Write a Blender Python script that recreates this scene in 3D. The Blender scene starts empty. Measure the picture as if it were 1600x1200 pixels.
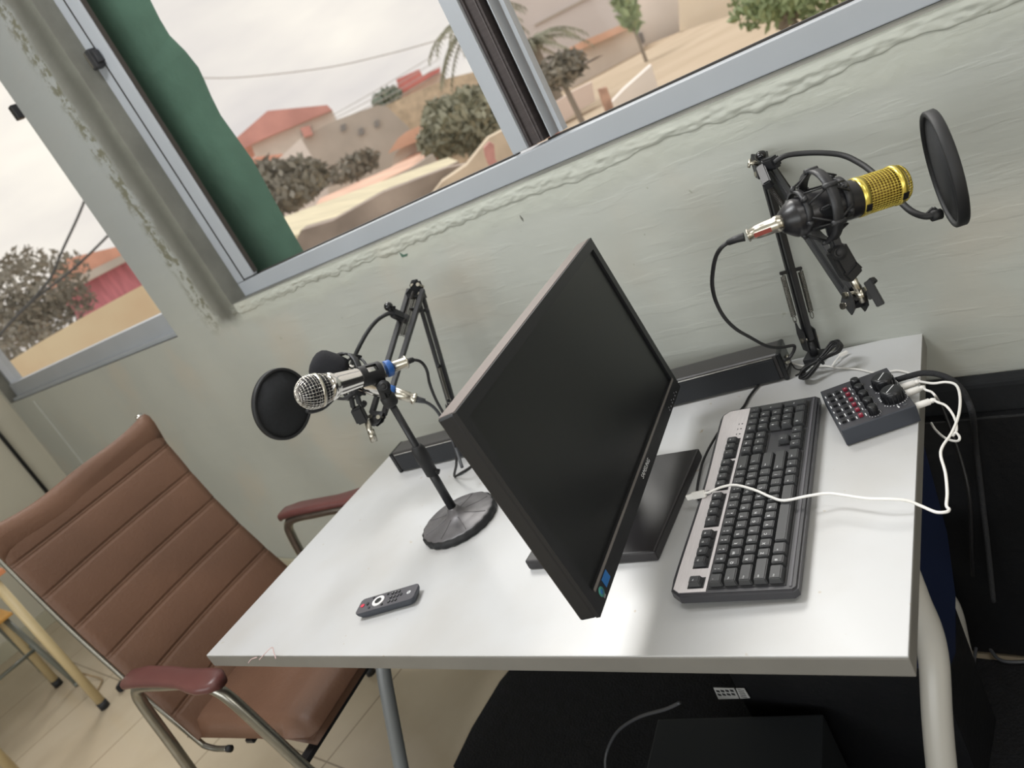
import bpy, bmesh, math, random
from mathutils import Vector, Matrix, Quaternion
random.seed(7)
S = bpy.context.scene
COL = S.collection
PI = math.pi
V3 = Vector

# ------------------------------------------------------------------ camera, world, sun, exposure
cam_d = bpy.data.cameras.new('camera')
cam = bpy.data.objects.new('camera', cam_d)
COL.objects.link(cam)
cam_d.sensor_fit = 'HORIZONTAL'
cam_d.sensor_width = 36.0
cam_d.lens = 36.0 * 1202.0 / 1600.0
cam_d.clip_start = 0.02
cam_d.clip_end = 500
cam_d.dof.use_dof = True
cam_d.dof.focus_distance = 1.16
cam_d.dof.aperture_fstop = 5.0
CR = [[0.713971, 0.533907, -0.452977], [-0.123598, -0.540684, -0.832096], [-0.68918, 0.650079, -0.320043]]
cam.matrix_world = Matrix(((CR[0][0], -CR[1][0], -CR[2][0], 0.0),
                           (CR[0][1], -CR[1][1], -CR[2][1], -1.297),
                           (CR[0][2], -CR[1][2], -CR[2][2], 1.398),
                           (0, 0, 0, 1)))
S.camera = cam
S.view_settings.view_transform = 'Standard'
S.view_settings.look = 'None'
S.view_settings.gamma = 1.0
S.view_settings.use_curve_mapping = False
S.view_settings.exposure = 0.14


def lin(c):
    r = []
    for v in c:
        v = v / 255.0
        r.append(v / 12.92 if v <= 0.04045 else ((v + 0.055) / 1.055) ** 2.4)
    return tuple(r) + (1.0,)


world = bpy.data.worlds.new('overcast_sky')
S.world = world
world.use_nodes = True
wn = world.node_tree.nodes
wl = world.node_tree.links
bg = wn['Background']
tc = wn.new('ShaderNodeTexCoord')
mp = wn.new('ShaderNodeMapping')
mp.inputs['Scale'].default_value = (1.0, 1.0, 3.2)
nz = wn.new('ShaderNodeTexNoise')
nz.inputs['Scale'].default_value = 2.6
nz.inputs['Detail'].default_value = 5
nz.inputs['Roughness'].default_value = 0.5
cr = wn.new('ShaderNodeValToRGB')
cr.color_ramp.elements[0].position = 0.36
cr.color_ramp.elements[0].color = lin((212, 206, 204))
cr.color_ramp.elements[1].position = 0.62
cr.color_ramp.elements[1].color = lin((244, 237, 227))
wl.new(tc.outputs['Generated'], mp.inputs['Vector'])
wl.new(mp.outputs[0], nz.inputs['Vector'])
wl.new(nz.outputs[0], cr.inputs[0])
wl.new(cr.outputs[0], bg.inputs[0])
bg.inputs[1].default_value = 1.12

sun_d = bpy.data.lights.new('hazy_sun', 'SUN')
sun_d.energy = 2.0
sun_d.angle = math.radians(24)
sun_d.color = (1.0, 0.97, 0.94)
sun = bpy.data.objects.new('hazy_sun', sun_d)
COL.objects.link(sun)
sun.location = (-6, 8, 12)
sun.rotation_euler = V3((0.62, -0.62, -1.0)).to_track_quat('-Z', 'Y').to_euler()


def area(name, loc, target, sx, sy, power, color):
    d = bpy.data.lights.new(name, 'AREA')
    d.shape = 'RECTANGLE'
    d.size = sx
    d.size_y = sy
    d.energy = power
    d.color = color
    o = bpy.data.objects.new(name, d)
    COL.objects.link(o)
    o.location = loc
    o.rotation_euler = (V3(target) - V3(loc)).to_track_quat('-Z', 'Y').to_euler()
    return o


# added fill lights standing in for daylight from assumed windows behind and beside the camera
area('fill_behind_camera', (-0.9, -4.55, 1.85), (-0.7, 0.0, 0.9), 5.0, 1.3, 66, (0.93, 0.98, 1.0))
area('fill_right_side', (2.9, -2.6, 1.8), (-1.0, -0.4, 0.8), 1.6, 1.3, 18, (1.0, 0.98, 0.94))

# the ceiling lamp above the left half of the desk, and an added overhead fill further right
area('ceiling_lamp_and_fill', (-1.45, -0.78, 2.90), (-1.45, -0.78, 0.0), 1.0, 0.40, 33, (0.98, 0.99, 1.0))
area('ceiling_lamp_and_fill', (0.7, -1.2, 2.90), (0.7, -1.2, 0.0), 1.2, 0.45, 12, (1.0, 0.985, 0.96))  # added fill for the right of the desk, no lamp known here

# ------------------------------------------------------------------ materials
MATS = {}


def mat(name, rgb, rough=0.5, metal=0.0, var=0.0, vscale=8.0, bump=0.0, bscale=60.0, stretch=(1, 1, 1), coat=0.0, rgb2=None, spec=0.5):
    if name in MATS:
        return MATS[name]
    m = bpy.data.materials.new(name)
    m.use_nodes = True
    nt = m.node_tree
    b = nt.nodes['Principled BSDF']
    c = lin(rgb)
    b.inputs['Base Color'].default_value = c
    b.inputs['Roughness'].default_value = rough
    b.inputs['Metallic'].default_value = metal
    b.inputs['Specular IOR Level'].default_value = spec
    if coat:
        b.inputs['Coat Weight'].default_value = coat
        b.inputs['Coat Roughness'].default_value = 0.12
    if var or bump or rgb2:
        t = nt.nodes.new('ShaderNodeTexCoord')
        mpn = nt.nodes.new('ShaderNodeMapping')
        mpn.inputs['Scale'].default_value = stretch
        nt.links.new(t.outputs['Object'], mpn.inputs['Vector'])
        if var or rgb2:
            n = nt.nodes.new('ShaderNodeTexNoise')
            n.inputs['Scale'].default_value = vscale
            n.inputs['Detail'].default_value = 4
            r = nt.nodes.new('ShaderNodeValToRGB')
            r.color_ramp.elements[0].position = 0.35
            r.color_ramp.elements[1].position = 0.68
            if rgb2:
                r.color_ramp.elements[0].color = lin(rgb2)
                r.color_ramp.elements[1].color = c
            else:
                r.color_ramp.elements[0].color = (c[0] * (1 - var), c[1] * (1 - var), c[2] * (1 - var), 1)
                r.color_ramp.elements[1].color = (min(1, c[0] * (1 + var)), min(1, c[1] * (1 + var)), min(1, c[2] * (1 + var)), 1)
            nt.links.new(mpn.outputs[0], n.inputs['Vector'])
            nt.links.new(n.outputs[0], r.inputs[0])
            nt.links.new(r.outputs[0], b.inputs['Base Color'])
        if bump:
            n2 = nt.nodes.new('ShaderNodeTexNoise')
            n2.inputs['Scale'].default_value = bscale
            n2.inputs['Detail'].default_value = 3
            bp = nt.nodes.new('ShaderNodeBump')
            bp.inputs['Strength'].default_value = bump
            bp.inputs['Distance'].default_value = 0.004
            nt.links.new(mpn.outputs[0], n2.inputs['Vector'])
            nt.links.new(n2.outputs[0], bp.inputs['Height'])
            nt.links.new(bp.outputs[0], b.inputs['Normal'])
    MATS[name] = m
    return m


M = {}
M['black_plastic'] = mat('black_plastic', (38, 39, 42), 0.45, var=0.06, vscale=30)
M['black_gloss'] = mat('black_gloss_plastic', (22, 23, 25), 0.16)
M['black_matte'] = mat('black_matte_paint', (34, 35, 38), 0.42)
M['screen'] = mat('dark_screen', (20, 22, 23), 0.34)
M['monitor_case'] = mat('monitor_case_plastic', (26, 27, 30), 0.42)
M['bezel_line'] = mat('bezel_edge_gloss', (112, 108, 105), 0.3)
M['monitor_base'] = mat('monitor_base_plastic', (40, 38, 40), 0.42)
M['chrome'] = mat('chrome_metal', (215, 213, 208), 0.16, 1.0)
M['nickel'] = mat('satin_nickel', (188, 184, 172), 0.3, 1.0)
M['gold'] = mat('yellow_gold_metal', (228, 208, 104), 0.3, 0.85)
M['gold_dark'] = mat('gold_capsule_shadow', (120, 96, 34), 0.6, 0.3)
M['mic_black'] = mat('microphone_black_enamel', (30, 30, 33), 0.33)
M['rubber'] = mat('black_rubber', (26, 27, 29), 0.6)
M['foam'] = mat('black_foam', (24, 25, 30), 0.95, var=0.1, vscale=90, bump=0.6, bscale=500)
M['mesh'] = mat('black_nylon_mesh', (27, 29, 32), 0.85, var=0.15, vscale=150, bump=0.4, bscale=900)
M['blue'] = mat('blue_ring_plastic', (38, 88, 156), 0.45)
M['white_plastic'] = mat('white_cable_plastic', (236, 234, 230), 0.42)
M['cable_black'] = mat('black_cable_rubber', (28, 28, 30), 0.5)
M['cable_grey'] = mat('dark_grey_cable_rubber', (70, 72, 76), 0.5)
M['braid'] = mat('black_braided_sleeve', (34, 35, 38), 0.8, bump=0.5, bscale=600)
M['spring'] = mat('spring_steel', (120, 118, 112), 0.35, 0.9)
M['spring_black'] = mat('blackened_spring_steel', (66, 64, 62), 0.35, 0.6)
M['key'] = mat('keycap_plastic', (56, 57, 59), 0.36)
M['legend'] = mat('printed_legend_white', (226, 228, 230), 0.6)
M['legend_dim'] = mat('printed_legend_grey', (132, 134, 138), 0.6)
M['kb_body'] = mat('keyboard_case_plastic', (50, 50, 54), 0.36)
M['kb_well'] = mat('keyboard_well_plastic', (26, 26, 28), 0.55)
M['silver'] = mat('brushed_silver_plastic', (212, 207, 208), 0.36, 0.0, var=0.05, vscale=40, stretch=(1, 14, 1))
M['mixer'] = mat('charcoal_painted_metal', (66, 66, 71), 0.5, 0.2, var=0.05, vscale=60)
M['mixer_side'] = mat('charcoal_painted_metal_side', (58, 62, 70), 0.5, 0.2)
M['knob'] = mat('knob_plastic', (34, 35, 38), 0.32)
M['red_btn'] = mat('dark_red_button', (132, 34, 54), 0.4)
M['remote'] = mat('remote_grey_plastic', (84, 83, 88), 0.45)
M['remote_side'] = mat('remote_dark_case', (54, 58, 66), 0.45)
M['red'] = mat('red_button', (208, 62, 84), 0.4)
M['white_ring'] = mat('white_ring_plastic', (232, 230, 230), 0.4)
M['leather'] = mat('brown_leather', (104, 75, 58), 0.5, var=0.12, vscale=3.5, bump=0.25, bscale=120)
M['leather_dark'] = mat('brown_leather_seam', (84, 54, 44), 0.5)
M['arm_pad'] = mat('burgundy_armrest_plastic', (96, 58, 55), 0.38, var=0.08, vscale=12)
M['steel'] = mat('worn_chrome_tube', (150, 148, 140), 0.28, 0.9, var=0.12, vscale=20)
M['table_leg'] = mat('pale_grey_painted_tube', (172, 170, 164), 0.3)
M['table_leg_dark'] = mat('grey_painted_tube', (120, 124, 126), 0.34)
M['edge_band'] = mat('grey_edge_band', (124, 122, 117), 0.45, var=0.05, vscale=9)
M['blue_panel'] = mat('dark_blue_panel', (15, 27, 56), 0.5, var=0.1, vscale=6)
M['beige_tube'] = mat('beige_painted_tube', (196, 178, 138), 0.4)
M['wood'] = mat('orange_plywood', (214, 162, 84), 0.45, var=0.1, vscale=9, stretch=(1, 8, 8))
M['wood_red'] = mat('reddish_wood_edge', (196, 128, 88), 0.5, var=0.08, vscale=9)
M['grey_tube'] = mat('grey_green_tube', (112, 116, 108), 0.4)
M['soundbar'] = mat('soundbar_plastic', (54, 52, 52), 0.36)
M['soundbar_front'] = mat('soundbar_grille', (22, 25, 30), 0.5)
M['alu'] = mat('painted_aluminium', (162, 167, 173), 0.45, 0.0, var=0.03, vscale=5)
M['alu_shaded'] = mat('shaded_aluminium', (74, 68, 68), 0.4, 0.3, var=0.12, vscale=30, stretch=(1, 1, 6))  # shadow on the sash side, put into the metal's colour
M['gasket'] = mat('black_window_gasket', (48, 44, 40), 0.7)
M['cloth_black'] = mat('black_case_vinyl', (13, 14, 17), 0.5, var=0.2, vscale=12, bump=0.2, bscale=80)
M['perforated'] = mat('black_quilted_foam', (15, 18, 22), 0.9, var=0.3, vscale=16, bump=0.6, bscale=40)
M['rug'] = mat('black_shaggy_rug', (12, 13, 17), 1.0, var=0.35, vscale=40, bump=1.0, bscale=180)
M['pc'] = mat('computer_case_black', (30, 33, 36), 0.5)
M['label'] = mat('white_paper_label', (170, 170, 168), 0.6)


def wall_material():
    m = bpy.data.materials.new('old_green_grey_wall_paint')
    m.use_nodes = True
    nt = m.node_tree
    N = nt.nodes
    L = nt.links
    b = N['Principled BSDF']
    b.inputs['Roughness'].default_value = 0.42
    t = N.new('ShaderNodeTexCoord')
    sp = N.new('ShaderNodeSeparateXYZ')
    L.new(t.outputs['Object'], sp.inputs[0])

    def noise(scale, detail, stretch=None, rough=0.5):
        n = N.new('ShaderNodeTexNoise')
        n.inputs['Scale'].default_value = scale
        n.inputs['Detail'].default_value = detail
        n.inputs['Roughness'].default_value = rough
        if stretch:
            q = N.new('ShaderNodeMapping')
            q.inputs['Scale'].default_value = stretch
            L.new(t.outputs['Object'], q.inputs[0])
            L.new(q.outputs[0], n.inputs['Vector'])
        else:
            L.new(t.outputs['Object'], n.inputs['Vector'])
        return n.outputs[0]

    def math_(op, a, b_=None, clamp=False):
        n = N.new('ShaderNodeMath')
        n.operation = op
        n.use_clamp = clamp
        for i, v in enumerate((a, b_)):
            if v is None:
                continue
            if isinstance(v, (int, float)):
                n.inputs[i].default_value = v
            else:
                L.new(v, n.inputs[i])
        return n.outputs[0]

    def smooth(v, lo, hi):
        n = N.new('ShaderNodeMapRange')
        n.interpolation_type = 'SMOOTHSTEP'
        n.inputs['From Min'].default_value = lo
        n.inputs['From Max'].default_value = hi
        L.new(v, n.inputs['Value'])
        return n.outputs[0]

    def mix(fac, a, b_):
        n = N.new('ShaderNodeMix')
        n.data_type = 'RGBA'
        if isinstance(fac, (int, float)):
            n.inputs[0].default_value = fac
        else:
            L.new(fac, n.inputs[0])
        for i, v in ((6, a), (7, b_)):
            if isinstance(v, tuple):
                n.inputs[i].default_value = v
            else:
                L.new(v, n.inputs[i])
        return n.outputs[2]
    big = noise(1.3, 4)
    base = mix(smooth(big, 0.35, 0.65), lin((168, 171, 165)), lin((177, 180, 173)))
    # old beige undercoat showing through in blotches
    base = mix(math_('MULTIPLY', smooth(noise(2.4, 3), 0.52, 0.72), 0.45), base, lin((184, 174, 158)))
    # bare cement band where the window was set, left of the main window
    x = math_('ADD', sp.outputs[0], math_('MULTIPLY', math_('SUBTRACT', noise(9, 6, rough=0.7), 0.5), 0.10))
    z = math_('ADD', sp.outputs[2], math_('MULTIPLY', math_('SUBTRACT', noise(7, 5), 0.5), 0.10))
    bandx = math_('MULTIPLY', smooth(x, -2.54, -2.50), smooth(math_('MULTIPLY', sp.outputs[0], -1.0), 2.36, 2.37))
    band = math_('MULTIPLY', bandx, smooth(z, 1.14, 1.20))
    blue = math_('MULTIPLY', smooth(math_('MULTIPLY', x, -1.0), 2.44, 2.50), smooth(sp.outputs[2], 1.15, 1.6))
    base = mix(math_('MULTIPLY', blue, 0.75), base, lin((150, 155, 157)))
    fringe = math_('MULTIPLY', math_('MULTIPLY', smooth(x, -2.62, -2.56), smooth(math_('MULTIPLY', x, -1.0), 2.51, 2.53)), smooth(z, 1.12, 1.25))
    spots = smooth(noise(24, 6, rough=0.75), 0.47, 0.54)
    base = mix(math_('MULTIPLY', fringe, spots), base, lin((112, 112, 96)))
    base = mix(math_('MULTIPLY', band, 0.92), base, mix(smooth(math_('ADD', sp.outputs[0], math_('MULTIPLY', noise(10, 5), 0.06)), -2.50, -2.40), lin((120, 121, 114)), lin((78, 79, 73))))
    # rough pale plaster ridge under the sill
    ridge = math_('MULTIPLY', smooth(z, 1.13, 1.17), smooth(x, -2.45, -2.3))
    base = mix(math_('MULTIPLY', ridge, 0.4), base, lin((184, 188, 176)))
    # small chips
    chips = smooth(noise(38, 2), 0.74, 0.77)
    base = mix(math_('MULTIPLY', chips, 0.6), base, lin((138, 140, 124)))
    L.new(base, b.inputs['Base Color'])
    bp = N.new('ShaderNodeBump')
    bp.inputs['Strength'].default_value = 0.2
    bp.inputs['Distance'].default_value = 0.012
    h = math_('ADD', math_('MULTIPLY', noise(3.5, 7, (1, 1, 4.5), 0.6), 0.8), math_('MULTIPLY', smooth(noise(5, 4, (1, 1, 7)), 0.52, 0.60), 0.12))
    h = math_('ADD', h, math_('MULTIPLY', math_('MULTIPLY', ridge, noise(22, 5)), 1.1))
    L.new(h, bp.inputs['Height'])
    L.new(bp.outputs[0], b.inputs['Normal'])
    return m


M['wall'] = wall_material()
M['wall_plain'] = mat('plain_room_paint', (188, 184, 168), 0.6, var=0.05, vscale=1.5)
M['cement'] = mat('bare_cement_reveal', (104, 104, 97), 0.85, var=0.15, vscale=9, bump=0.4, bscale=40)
M['ceiling'] = mat('ceiling_paint', (206, 204, 196), 0.8)
M['green'] = mat('rough_green_paint', (70, 97, 83), 0.85, var=0.16, vscale=5, bump=0.7, bscale=30)
M['base'] = mat('baseboard_tile', (172, 168, 148), 0.3, var=0.05, vscale=3)


def floor_material():
    m = bpy.data.materials.new('beige_floor_tiles')
    m.use_nodes = True
    nt = m.node_tree
    N = nt.nodes
    L = nt.links
    b = N['Principled BSDF']
    b.inputs['Roughness'].default_value = 0.22
    t = N.new('ShaderNodeTexCoord')
    q = N.new('ShaderNodeMapping')
    q.inputs['Location'].default_value = (0.28, 0.12, 0)
    L.new(t.outputs['Object'], q.inputs[0])
    br = N.new('ShaderNodeTexBrick')
    br.offset = 0.0
    br.inputs['Scale'].default_value = 1.0
    br.inputs['Brick Width'].default_value = 0.6
    br.inputs['Row Height'].default_value = 0.6
    br.inputs['Mortar Size'].default_value = 0.003
    br.inputs['Mortar Smooth'].default_value = 0.2
    br.inputs['Color1'].default_value = lin((186, 173, 152))
    br.inputs['Color2'].default_value = lin((181, 168, 146))
    br.inputs['Mortar'].default_value = lin((128, 116, 98))
    L.new(q.outputs[0], br.inputs[0])
    n = N.new('ShaderNodeTexNoise')
    n.inputs['Scale'].default_value = 3
    n.inputs['Detail'].default_value = 5
    L.new(t.outputs['Object'], n.inputs[0])
    mx = N.new('ShaderNodeMix')
    mx.data_type = 'RGBA'
    mx.blend_type = 'MULTIPLY'
    mx.inputs[0].default_value = 0.35
    r = N.new('ShaderNodeValToRGB')
    r.color_ramp.elements[0].position = 0.35
    r.color_ramp.elements[0].color = (0.72, 0.68, 0.62, 1)
    r.color_ramp.elements[1].position = 0.6
    L.new(n.outputs[0], r.inputs[0])
    L.new(br.outputs[0], mx.inputs[6])
    L.new(r.outputs[0], mx.inputs[7])
    L.new(mx.outputs[2], b.inputs['Base Color'])
    return m


M['floor'] = floor_material()


def table_material():
    m = bpy.data.materials.new('white_laminate')
    m.use_nodes = True
    nt = m.node_tree
    N = nt.nodes
    L = nt.links
    b = N['Principled BSDF']
    b.inputs['Roughness'].default_value = 0.3
    t = N.new('ShaderNodeTexCoord')
    n = N.new('ShaderNodeTexNoise')
    n.inputs['Scale'].default_value = 4
    n.inputs['Detail'].default_value = 4
    L.new(t.outputs['Object'], n.inputs[0])
    r = N.new('ShaderNodeValToRGB')
    r.color_ramp.elements[0].position = 0.3
    r.color_ramp.elements[0].color = lin((186, 185, 183))
    r.color_ramp.elements[1].position = 0.55
    r.color_ramp.elements[1].color = lin((193, 194, 195))
    L.new(n.outputs[0], r.inputs[0])
    n2 = N.new('ShaderNodeTexNoise')
    n2.inputs['Scale'].default_value = 40
    n2.inputs['Detail'].default_value = 2
    L.new(t.outputs['Object'], n2.inputs[0])
    r2 = N.new('ShaderNodeValToRGB')
    r2.color_ramp.elements[0].position = 0.735
    r2.color_ramp.elements[0].color = (0, 0, 0, 1)
    r2.color_ramp.elements[1].position = 0.76
    L.new(n2.outputs[0], r2.inputs[0])
    mx = N.new('ShaderNodeMix')
    mx.data_type = 'RGBA'
    L.new(r2.outputs[0], mx.inputs[0])
    L.new(r.outputs[0], mx.inputs[6])
    mx.inputs[7].default_value = lin((176, 168, 156))
    L.new(mx.outputs[2], b.inputs['Base Color'])
    return m


M['laminate'] = table_material()


def glass_material():
    m = bpy.data.materials.new('window_glass')
    m.use_nodes = True
    nt = m.node_tree
    N = nt.nodes
    L = nt.links
    N.remove(N['Principled BSDF'])
    out = N['Material Output']
    tr = N.new('ShaderNodeBsdfTransparent')
    tr.inputs[0].default_value = (0.97, 0.975, 0.97, 1)
    gl = N.new('ShaderNodeBsdfGlossy')
    gl.inputs['Roughness'].default_value = 0.03
    fr = N.new('ShaderNodeLayerWeight')
    fr.inputs[0].default_value = 0.5
    pw = N.new('ShaderNodeMath')
    pw.operation = 'POWER'
    pw.inputs[1].default_value = 5.0
    L.new(fr.outputs['Facing'], pw.inputs[0])
    ml = N.new('ShaderNodeMath')
    ml.operation = 'MULTIPLY_ADD'
    ml.inputs[1].default_value = 0.10
    ml.inputs[2].default_value = 0.004
    L.new(pw.outputs[0], ml.inputs[0])
    mx = N.new('ShaderNodeMixShader')
    L.new(ml.outputs[0], mx.inputs[0])
    L.new(tr.outputs[0], mx.inputs[1])
    L.new(gl.outputs[0], mx.inputs[2])
    L.new(mx.outputs[0], out.inputs[0])
    return m


M['glass'] = glass_material()

# ------------------------------------------------------------------ mesh helpers
WORLD = {}


class MB:
    """collects shapes; build() links them as ONE mesh object"""

    def __init__(self):
        self.v = []
        self.f = []
        self.mi = []
        self.sm = []

    def add(self, verts, faces, mi=0, smooth=False):
        o = len(self.v)
        self.v += [V3(p) for p in verts]
        for f in faces:
            self.f.append([i + o for i in f])
            self.mi.append(mi)
            self.sm.append(smooth)
        return self

    def bm(self, b, mi=0, smooth=False, mtx=None):
        b.verts.ensure_lookup_table()
        vs = [(mtx @ v.co) if mtx else v.co.copy() for v in b.verts]
        b.verts.index_update()
        fs = [[v.index for v in f.verts] for f in b.faces]
        b.free()
        return self.add(vs, fs, mi, smooth)

    def box(self, c, s, rz=0.0, bev=0.0, seg=2, mi=0, mtx=None, smooth=False, top=None):
        b = bmesh.new()
        bmesh.ops.create_cube(b, size=1)
        for v in b.verts:
            k = 1.0
            if top is not None and v.co.z > 0:
                v.co.x *= top[0]
                v.co.y *= top[1]
            v.co = V3((v.co.x * s[0], v.co.y * s[1], v.co.z * s[2]))
        if bev:
            bmesh.ops.bevel(b, geom=b.edges[:], offset=bev, segments=seg, profile=0.6, affect='EDGES')
        T = Matrix.Translation(V3(c)) @ Matrix.Rotation(rz, 4, 'Z')
        if mtx is not None:
            T = mtx @ T
        return self.bm(b, mi, smooth, T)

    def lathe(self, p0, d, prof, seg=32, mi=0, smooth=True, caps=True):
        p0 = V3(p0)
        d = V3(d).normalized()
        q = d.to_track_quat('Z', 'Y')
        vs = []
        fs = []
        for (t, r) in prof:
            for k in range(seg):
                a = 2 * PI * k / seg
                vs.append(p0 + q @ V3((r * math.cos(a), r * math.sin(a), t)))
        n = len(prof)
        for i in range(n - 1):
            for k in range(seg):
                k2 = (k + 1) % seg
                fs.append([i * seg + k, i * seg + k2, (i + 1) * seg + k2, (i + 1) * seg + k])
        if caps:
            fs.append(list(range(seg))[::-1])
            fs.append([(n - 1) * seg + k for k in range(seg)])
        return self.add(vs, fs, mi, smooth)

    def cyl(self, a, b, r, r2=None, seg=16, mi=0, smooth=True):
        a = V3(a)
        b = V3(b)
        L = (b - a).length
        return self.lathe(a, b - a, [(0, r), (L, r2 if r2 is not None else r)], seg, mi, smooth)

    def tube(self, pts, r, seg=10, mi=0, sub=6, closed=False):
        P = [V3(p) for p in pts]
        if sub > 1 and len(P) > 2:
            Q = []
            n = len(P)
            rng = n if closed else n - 1
            for i in range(rng):
                if closed:
                    p0, p1, p2, p3 = P[(i - 1) % n], P[i], P[(i + 1) % n], P[(i + 2) % n]
                else:
                    p0, p1, p2, p3 = P[max(i - 1, 0)], P[i], P[i + 1], P[min(i + 2, n - 1)]
                for k in range(sub):
                    t = k / sub
                    Q.append(0.5 * ((2 * p1) + (p2 - p0) * t + (2 * p0 - 5 * p1 + 4 * p2 - p3) * t * t + (3 * p1 - p0 - 3 * p2 + p3) * t ** 3))
            if not closed:
                Q.append(P[-1])
            P = Q
        n = len(P)
        vs = []
        prev = None
        rr = r if isinstance(r, (list, tuple)) else None
        for i in range(n):
            if closed:
                tg = P[(i + 1) % n] - P[(i - 1) % n]
            else:
                tg = P[min(i + 1, n - 1)] - P[max(i - 1, 0)]
            if tg.length < 1e-9:
                tg = V3((0, 0, 1))
            tg.normalize()
            if prev is None:
                up = V3((0, 0, 1)) if abs(tg.z) < 0.9 else V3((1, 0, 0))
                a = tg.cross(up).normalized()
            else:
                a = prev - tg * prev.dot(tg)
                if a.length < 1e-6:
                    a = tg.orthogonal()
                a.normalize()
            prev = a
            b = tg.cross(a)
            ri = r if rr is None else rr[0] + (rr[1] - rr[0]) * i / (n - 1)
            for k in range(seg):
                an = 2 * PI * k / seg
                vs.append(P[i] + (a * math.cos(an) + b * math.sin(an)) * ri)
        fs = []
        for i in range(n if closed else n - 1):
            j = (i + 1) % n
            for k in range(seg):
                k2 = (k + 1) % seg
                fs.append([i * seg + k, i * seg + k2, j * seg + k2, j * seg + k])
        if not closed:
            fs.append(list(range(seg))[::-1])
            fs.append([(n - 1) * seg + k for k in range(seg)])
        return self.add(vs, fs, mi, True)

    def bar(self, a, b, w, h, side, mi=0, bev=0.0):
        """rectangular bar from a to b; w along 'side', h across"""
        a = V3(a)
        b = V3(b)
        d = (b - a)
        L = d.length
        d.normalize()
        s = V3(side)
        s = (s - d * s.dot(d)).normalized()
        u = d.cross(s)
        T = Matrix(((s.x, u.x, d.x, (a.x + b.x) / 2), (s.y, u.y, d.y, (a.y + b.y) / 2), (s.z, u.z, d.z, (a.z + b.z) / 2), (0, 0, 0, 1)))
        bb = bmesh.new()
        bmesh.ops.create_cube(bb, size=1)
        for v in bb.verts:
            v.co = V3((v.co.x * w, v.co.y * h, v.co.z * L))
        if bev:
            bmesh.ops.bevel(bb, geom=bb.edges[:], offset=bev, segments=2, affect='EDGES')
        return self.bm(bb, mi, False, T)

    def helix(self, a, b, R, r, turns, mi=0, per=12):
        a = V3(a)
        b = V3(b)
        d = b - a
        q = d.to_track_quat('Z', 'Y')
        n = int(turns * per)
        pts = []
        for i in range(n + 1):
            an = 2 * PI * i / per
            pts.append(a + q @ V3((R * math.cos(an), R * math.sin(an), d.length * i / n)))
        return self.tube(pts, r, 5, mi, sub=1)

    def torus(self, c, axis, R, r, seg=40, rs=10, mi=0, arc=(0, 2 * PI), flat=1.0):
        c = V3(c)
        q = V3(axis).to_track_quat('Z', 'Y')
        full = abs(arc[1] - arc[0] - 2 * PI) < 1e-6
        n = seg if full else seg + 1
        vs = []
        for i in range(n):
            a = arc[0] + (arc[1] - arc[0]) * i / seg
            for k in range(rs):
                b_ = 2 * PI * k / rs
                vs.append(c + q @ V3(((R + r * math.cos(b_)) * math.cos(a), (R + r * math.cos(b_)) * math.sin(a), r * flat * math.sin(b_))))
        fs = []
        for i in range(n if full else n - 1):
            j = (i + 1) % n
            for k in range(rs):
                k2 = (k + 1) % rs
                fs.append([i * rs + k, j * rs + k, j * rs + k2, i * rs + k2])
        if not full:
            fs.append(list(range(rs)))
            fs.append([(n - 1) * rs + k for k in range(rs)][::-1])
        return self.add(vs, fs, mi, True)

    def prism(self, poly, ext, mi=0):
        """closed outline (3D points) extruded by vector ext"""
        n = len(poly)
        e = V3(ext)
        vs = [V3(p) for p in poly] + [V3(p) + e for p in poly]
        fs = [list(range(n))[::-1], list(range(n, 2 * n))]
        for i in range(n):
            j = (i + 1) % n
            fs.append([i, j, n + j, n + i])
        return self.add(vs, fs, mi)

    def sphere(self, c, r, seg=24, rings=14, mi=0, s=(1, 1, 1)):
        b = bmesh.new()
        bmesh.ops.create_uvsphere(b, u_segments=seg, v_segments=rings, radius=r)
        T = Matrix.Translation(V3(c)) @ Matrix.Diagonal((s[0], s[1], s[2], 1))
        return self.bm(b, mi, True, T)


def finish(o, mb, mats):
    me = o.data
    if not isinstance(mats, (list, tuple)):
        mats = [mats]
    for m in mats:
        me.materials.append(m)
    for p, i, s in zip(me.polygons, mb.mi, mb.sm):
        p.material_index = i
        p.use_smooth = s


def build(mb, name, mats, parent=None, local=False, under=None):
    """link the collected shapes as ONE mesh object; its origin sits at the middle of the shape"""
    vs = mb.v
    if under is not None:
        if local:
            vs = [WORLD[parent] @ v for v in vs]
        parent, local = under, False
    PW = WORLD[parent] if parent is not None else Matrix.Identity(4)
    if parent is not None and not local:
        inv = PW.inverted()
        vs = [inv @ v for v in vs]
    lo = V3((min(v.x for v in vs), min(v.y for v in vs), min(v.z for v in vs)))
    hi = V3((max(v.x for v in vs), max(v.y for v in vs), max(v.z for v in vs)))
    c = (lo + hi) / 2
    if name.startswith(('wall_back', 'wall_left', 'wall_right', 'wall_front', 'floor', 'ceiling', 'trim_')) and parent is None:
        c = V3((0, 0, 0))
    me = bpy.data.meshes.new(name)
    me.from_pydata([tuple(v - c) for v in vs], [], mb.f)
    b = bmesh.new()
    b.from_mesh(me)
    # keep polygon order so material slots stay aligned
    bmesh.ops.recalc_face_normals(b, faces=b.faces)
    b.to_mesh(me)
    b.free()
    o = bpy.data.objects.new(name, me)
    COL.objects.link(o)
    finish(o, mb, mats)
    o.location = c
    if parent is not None:
        o.parent = parent
    WORLD[o] = PW @ Matrix.Translation(c)
    return o


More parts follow.
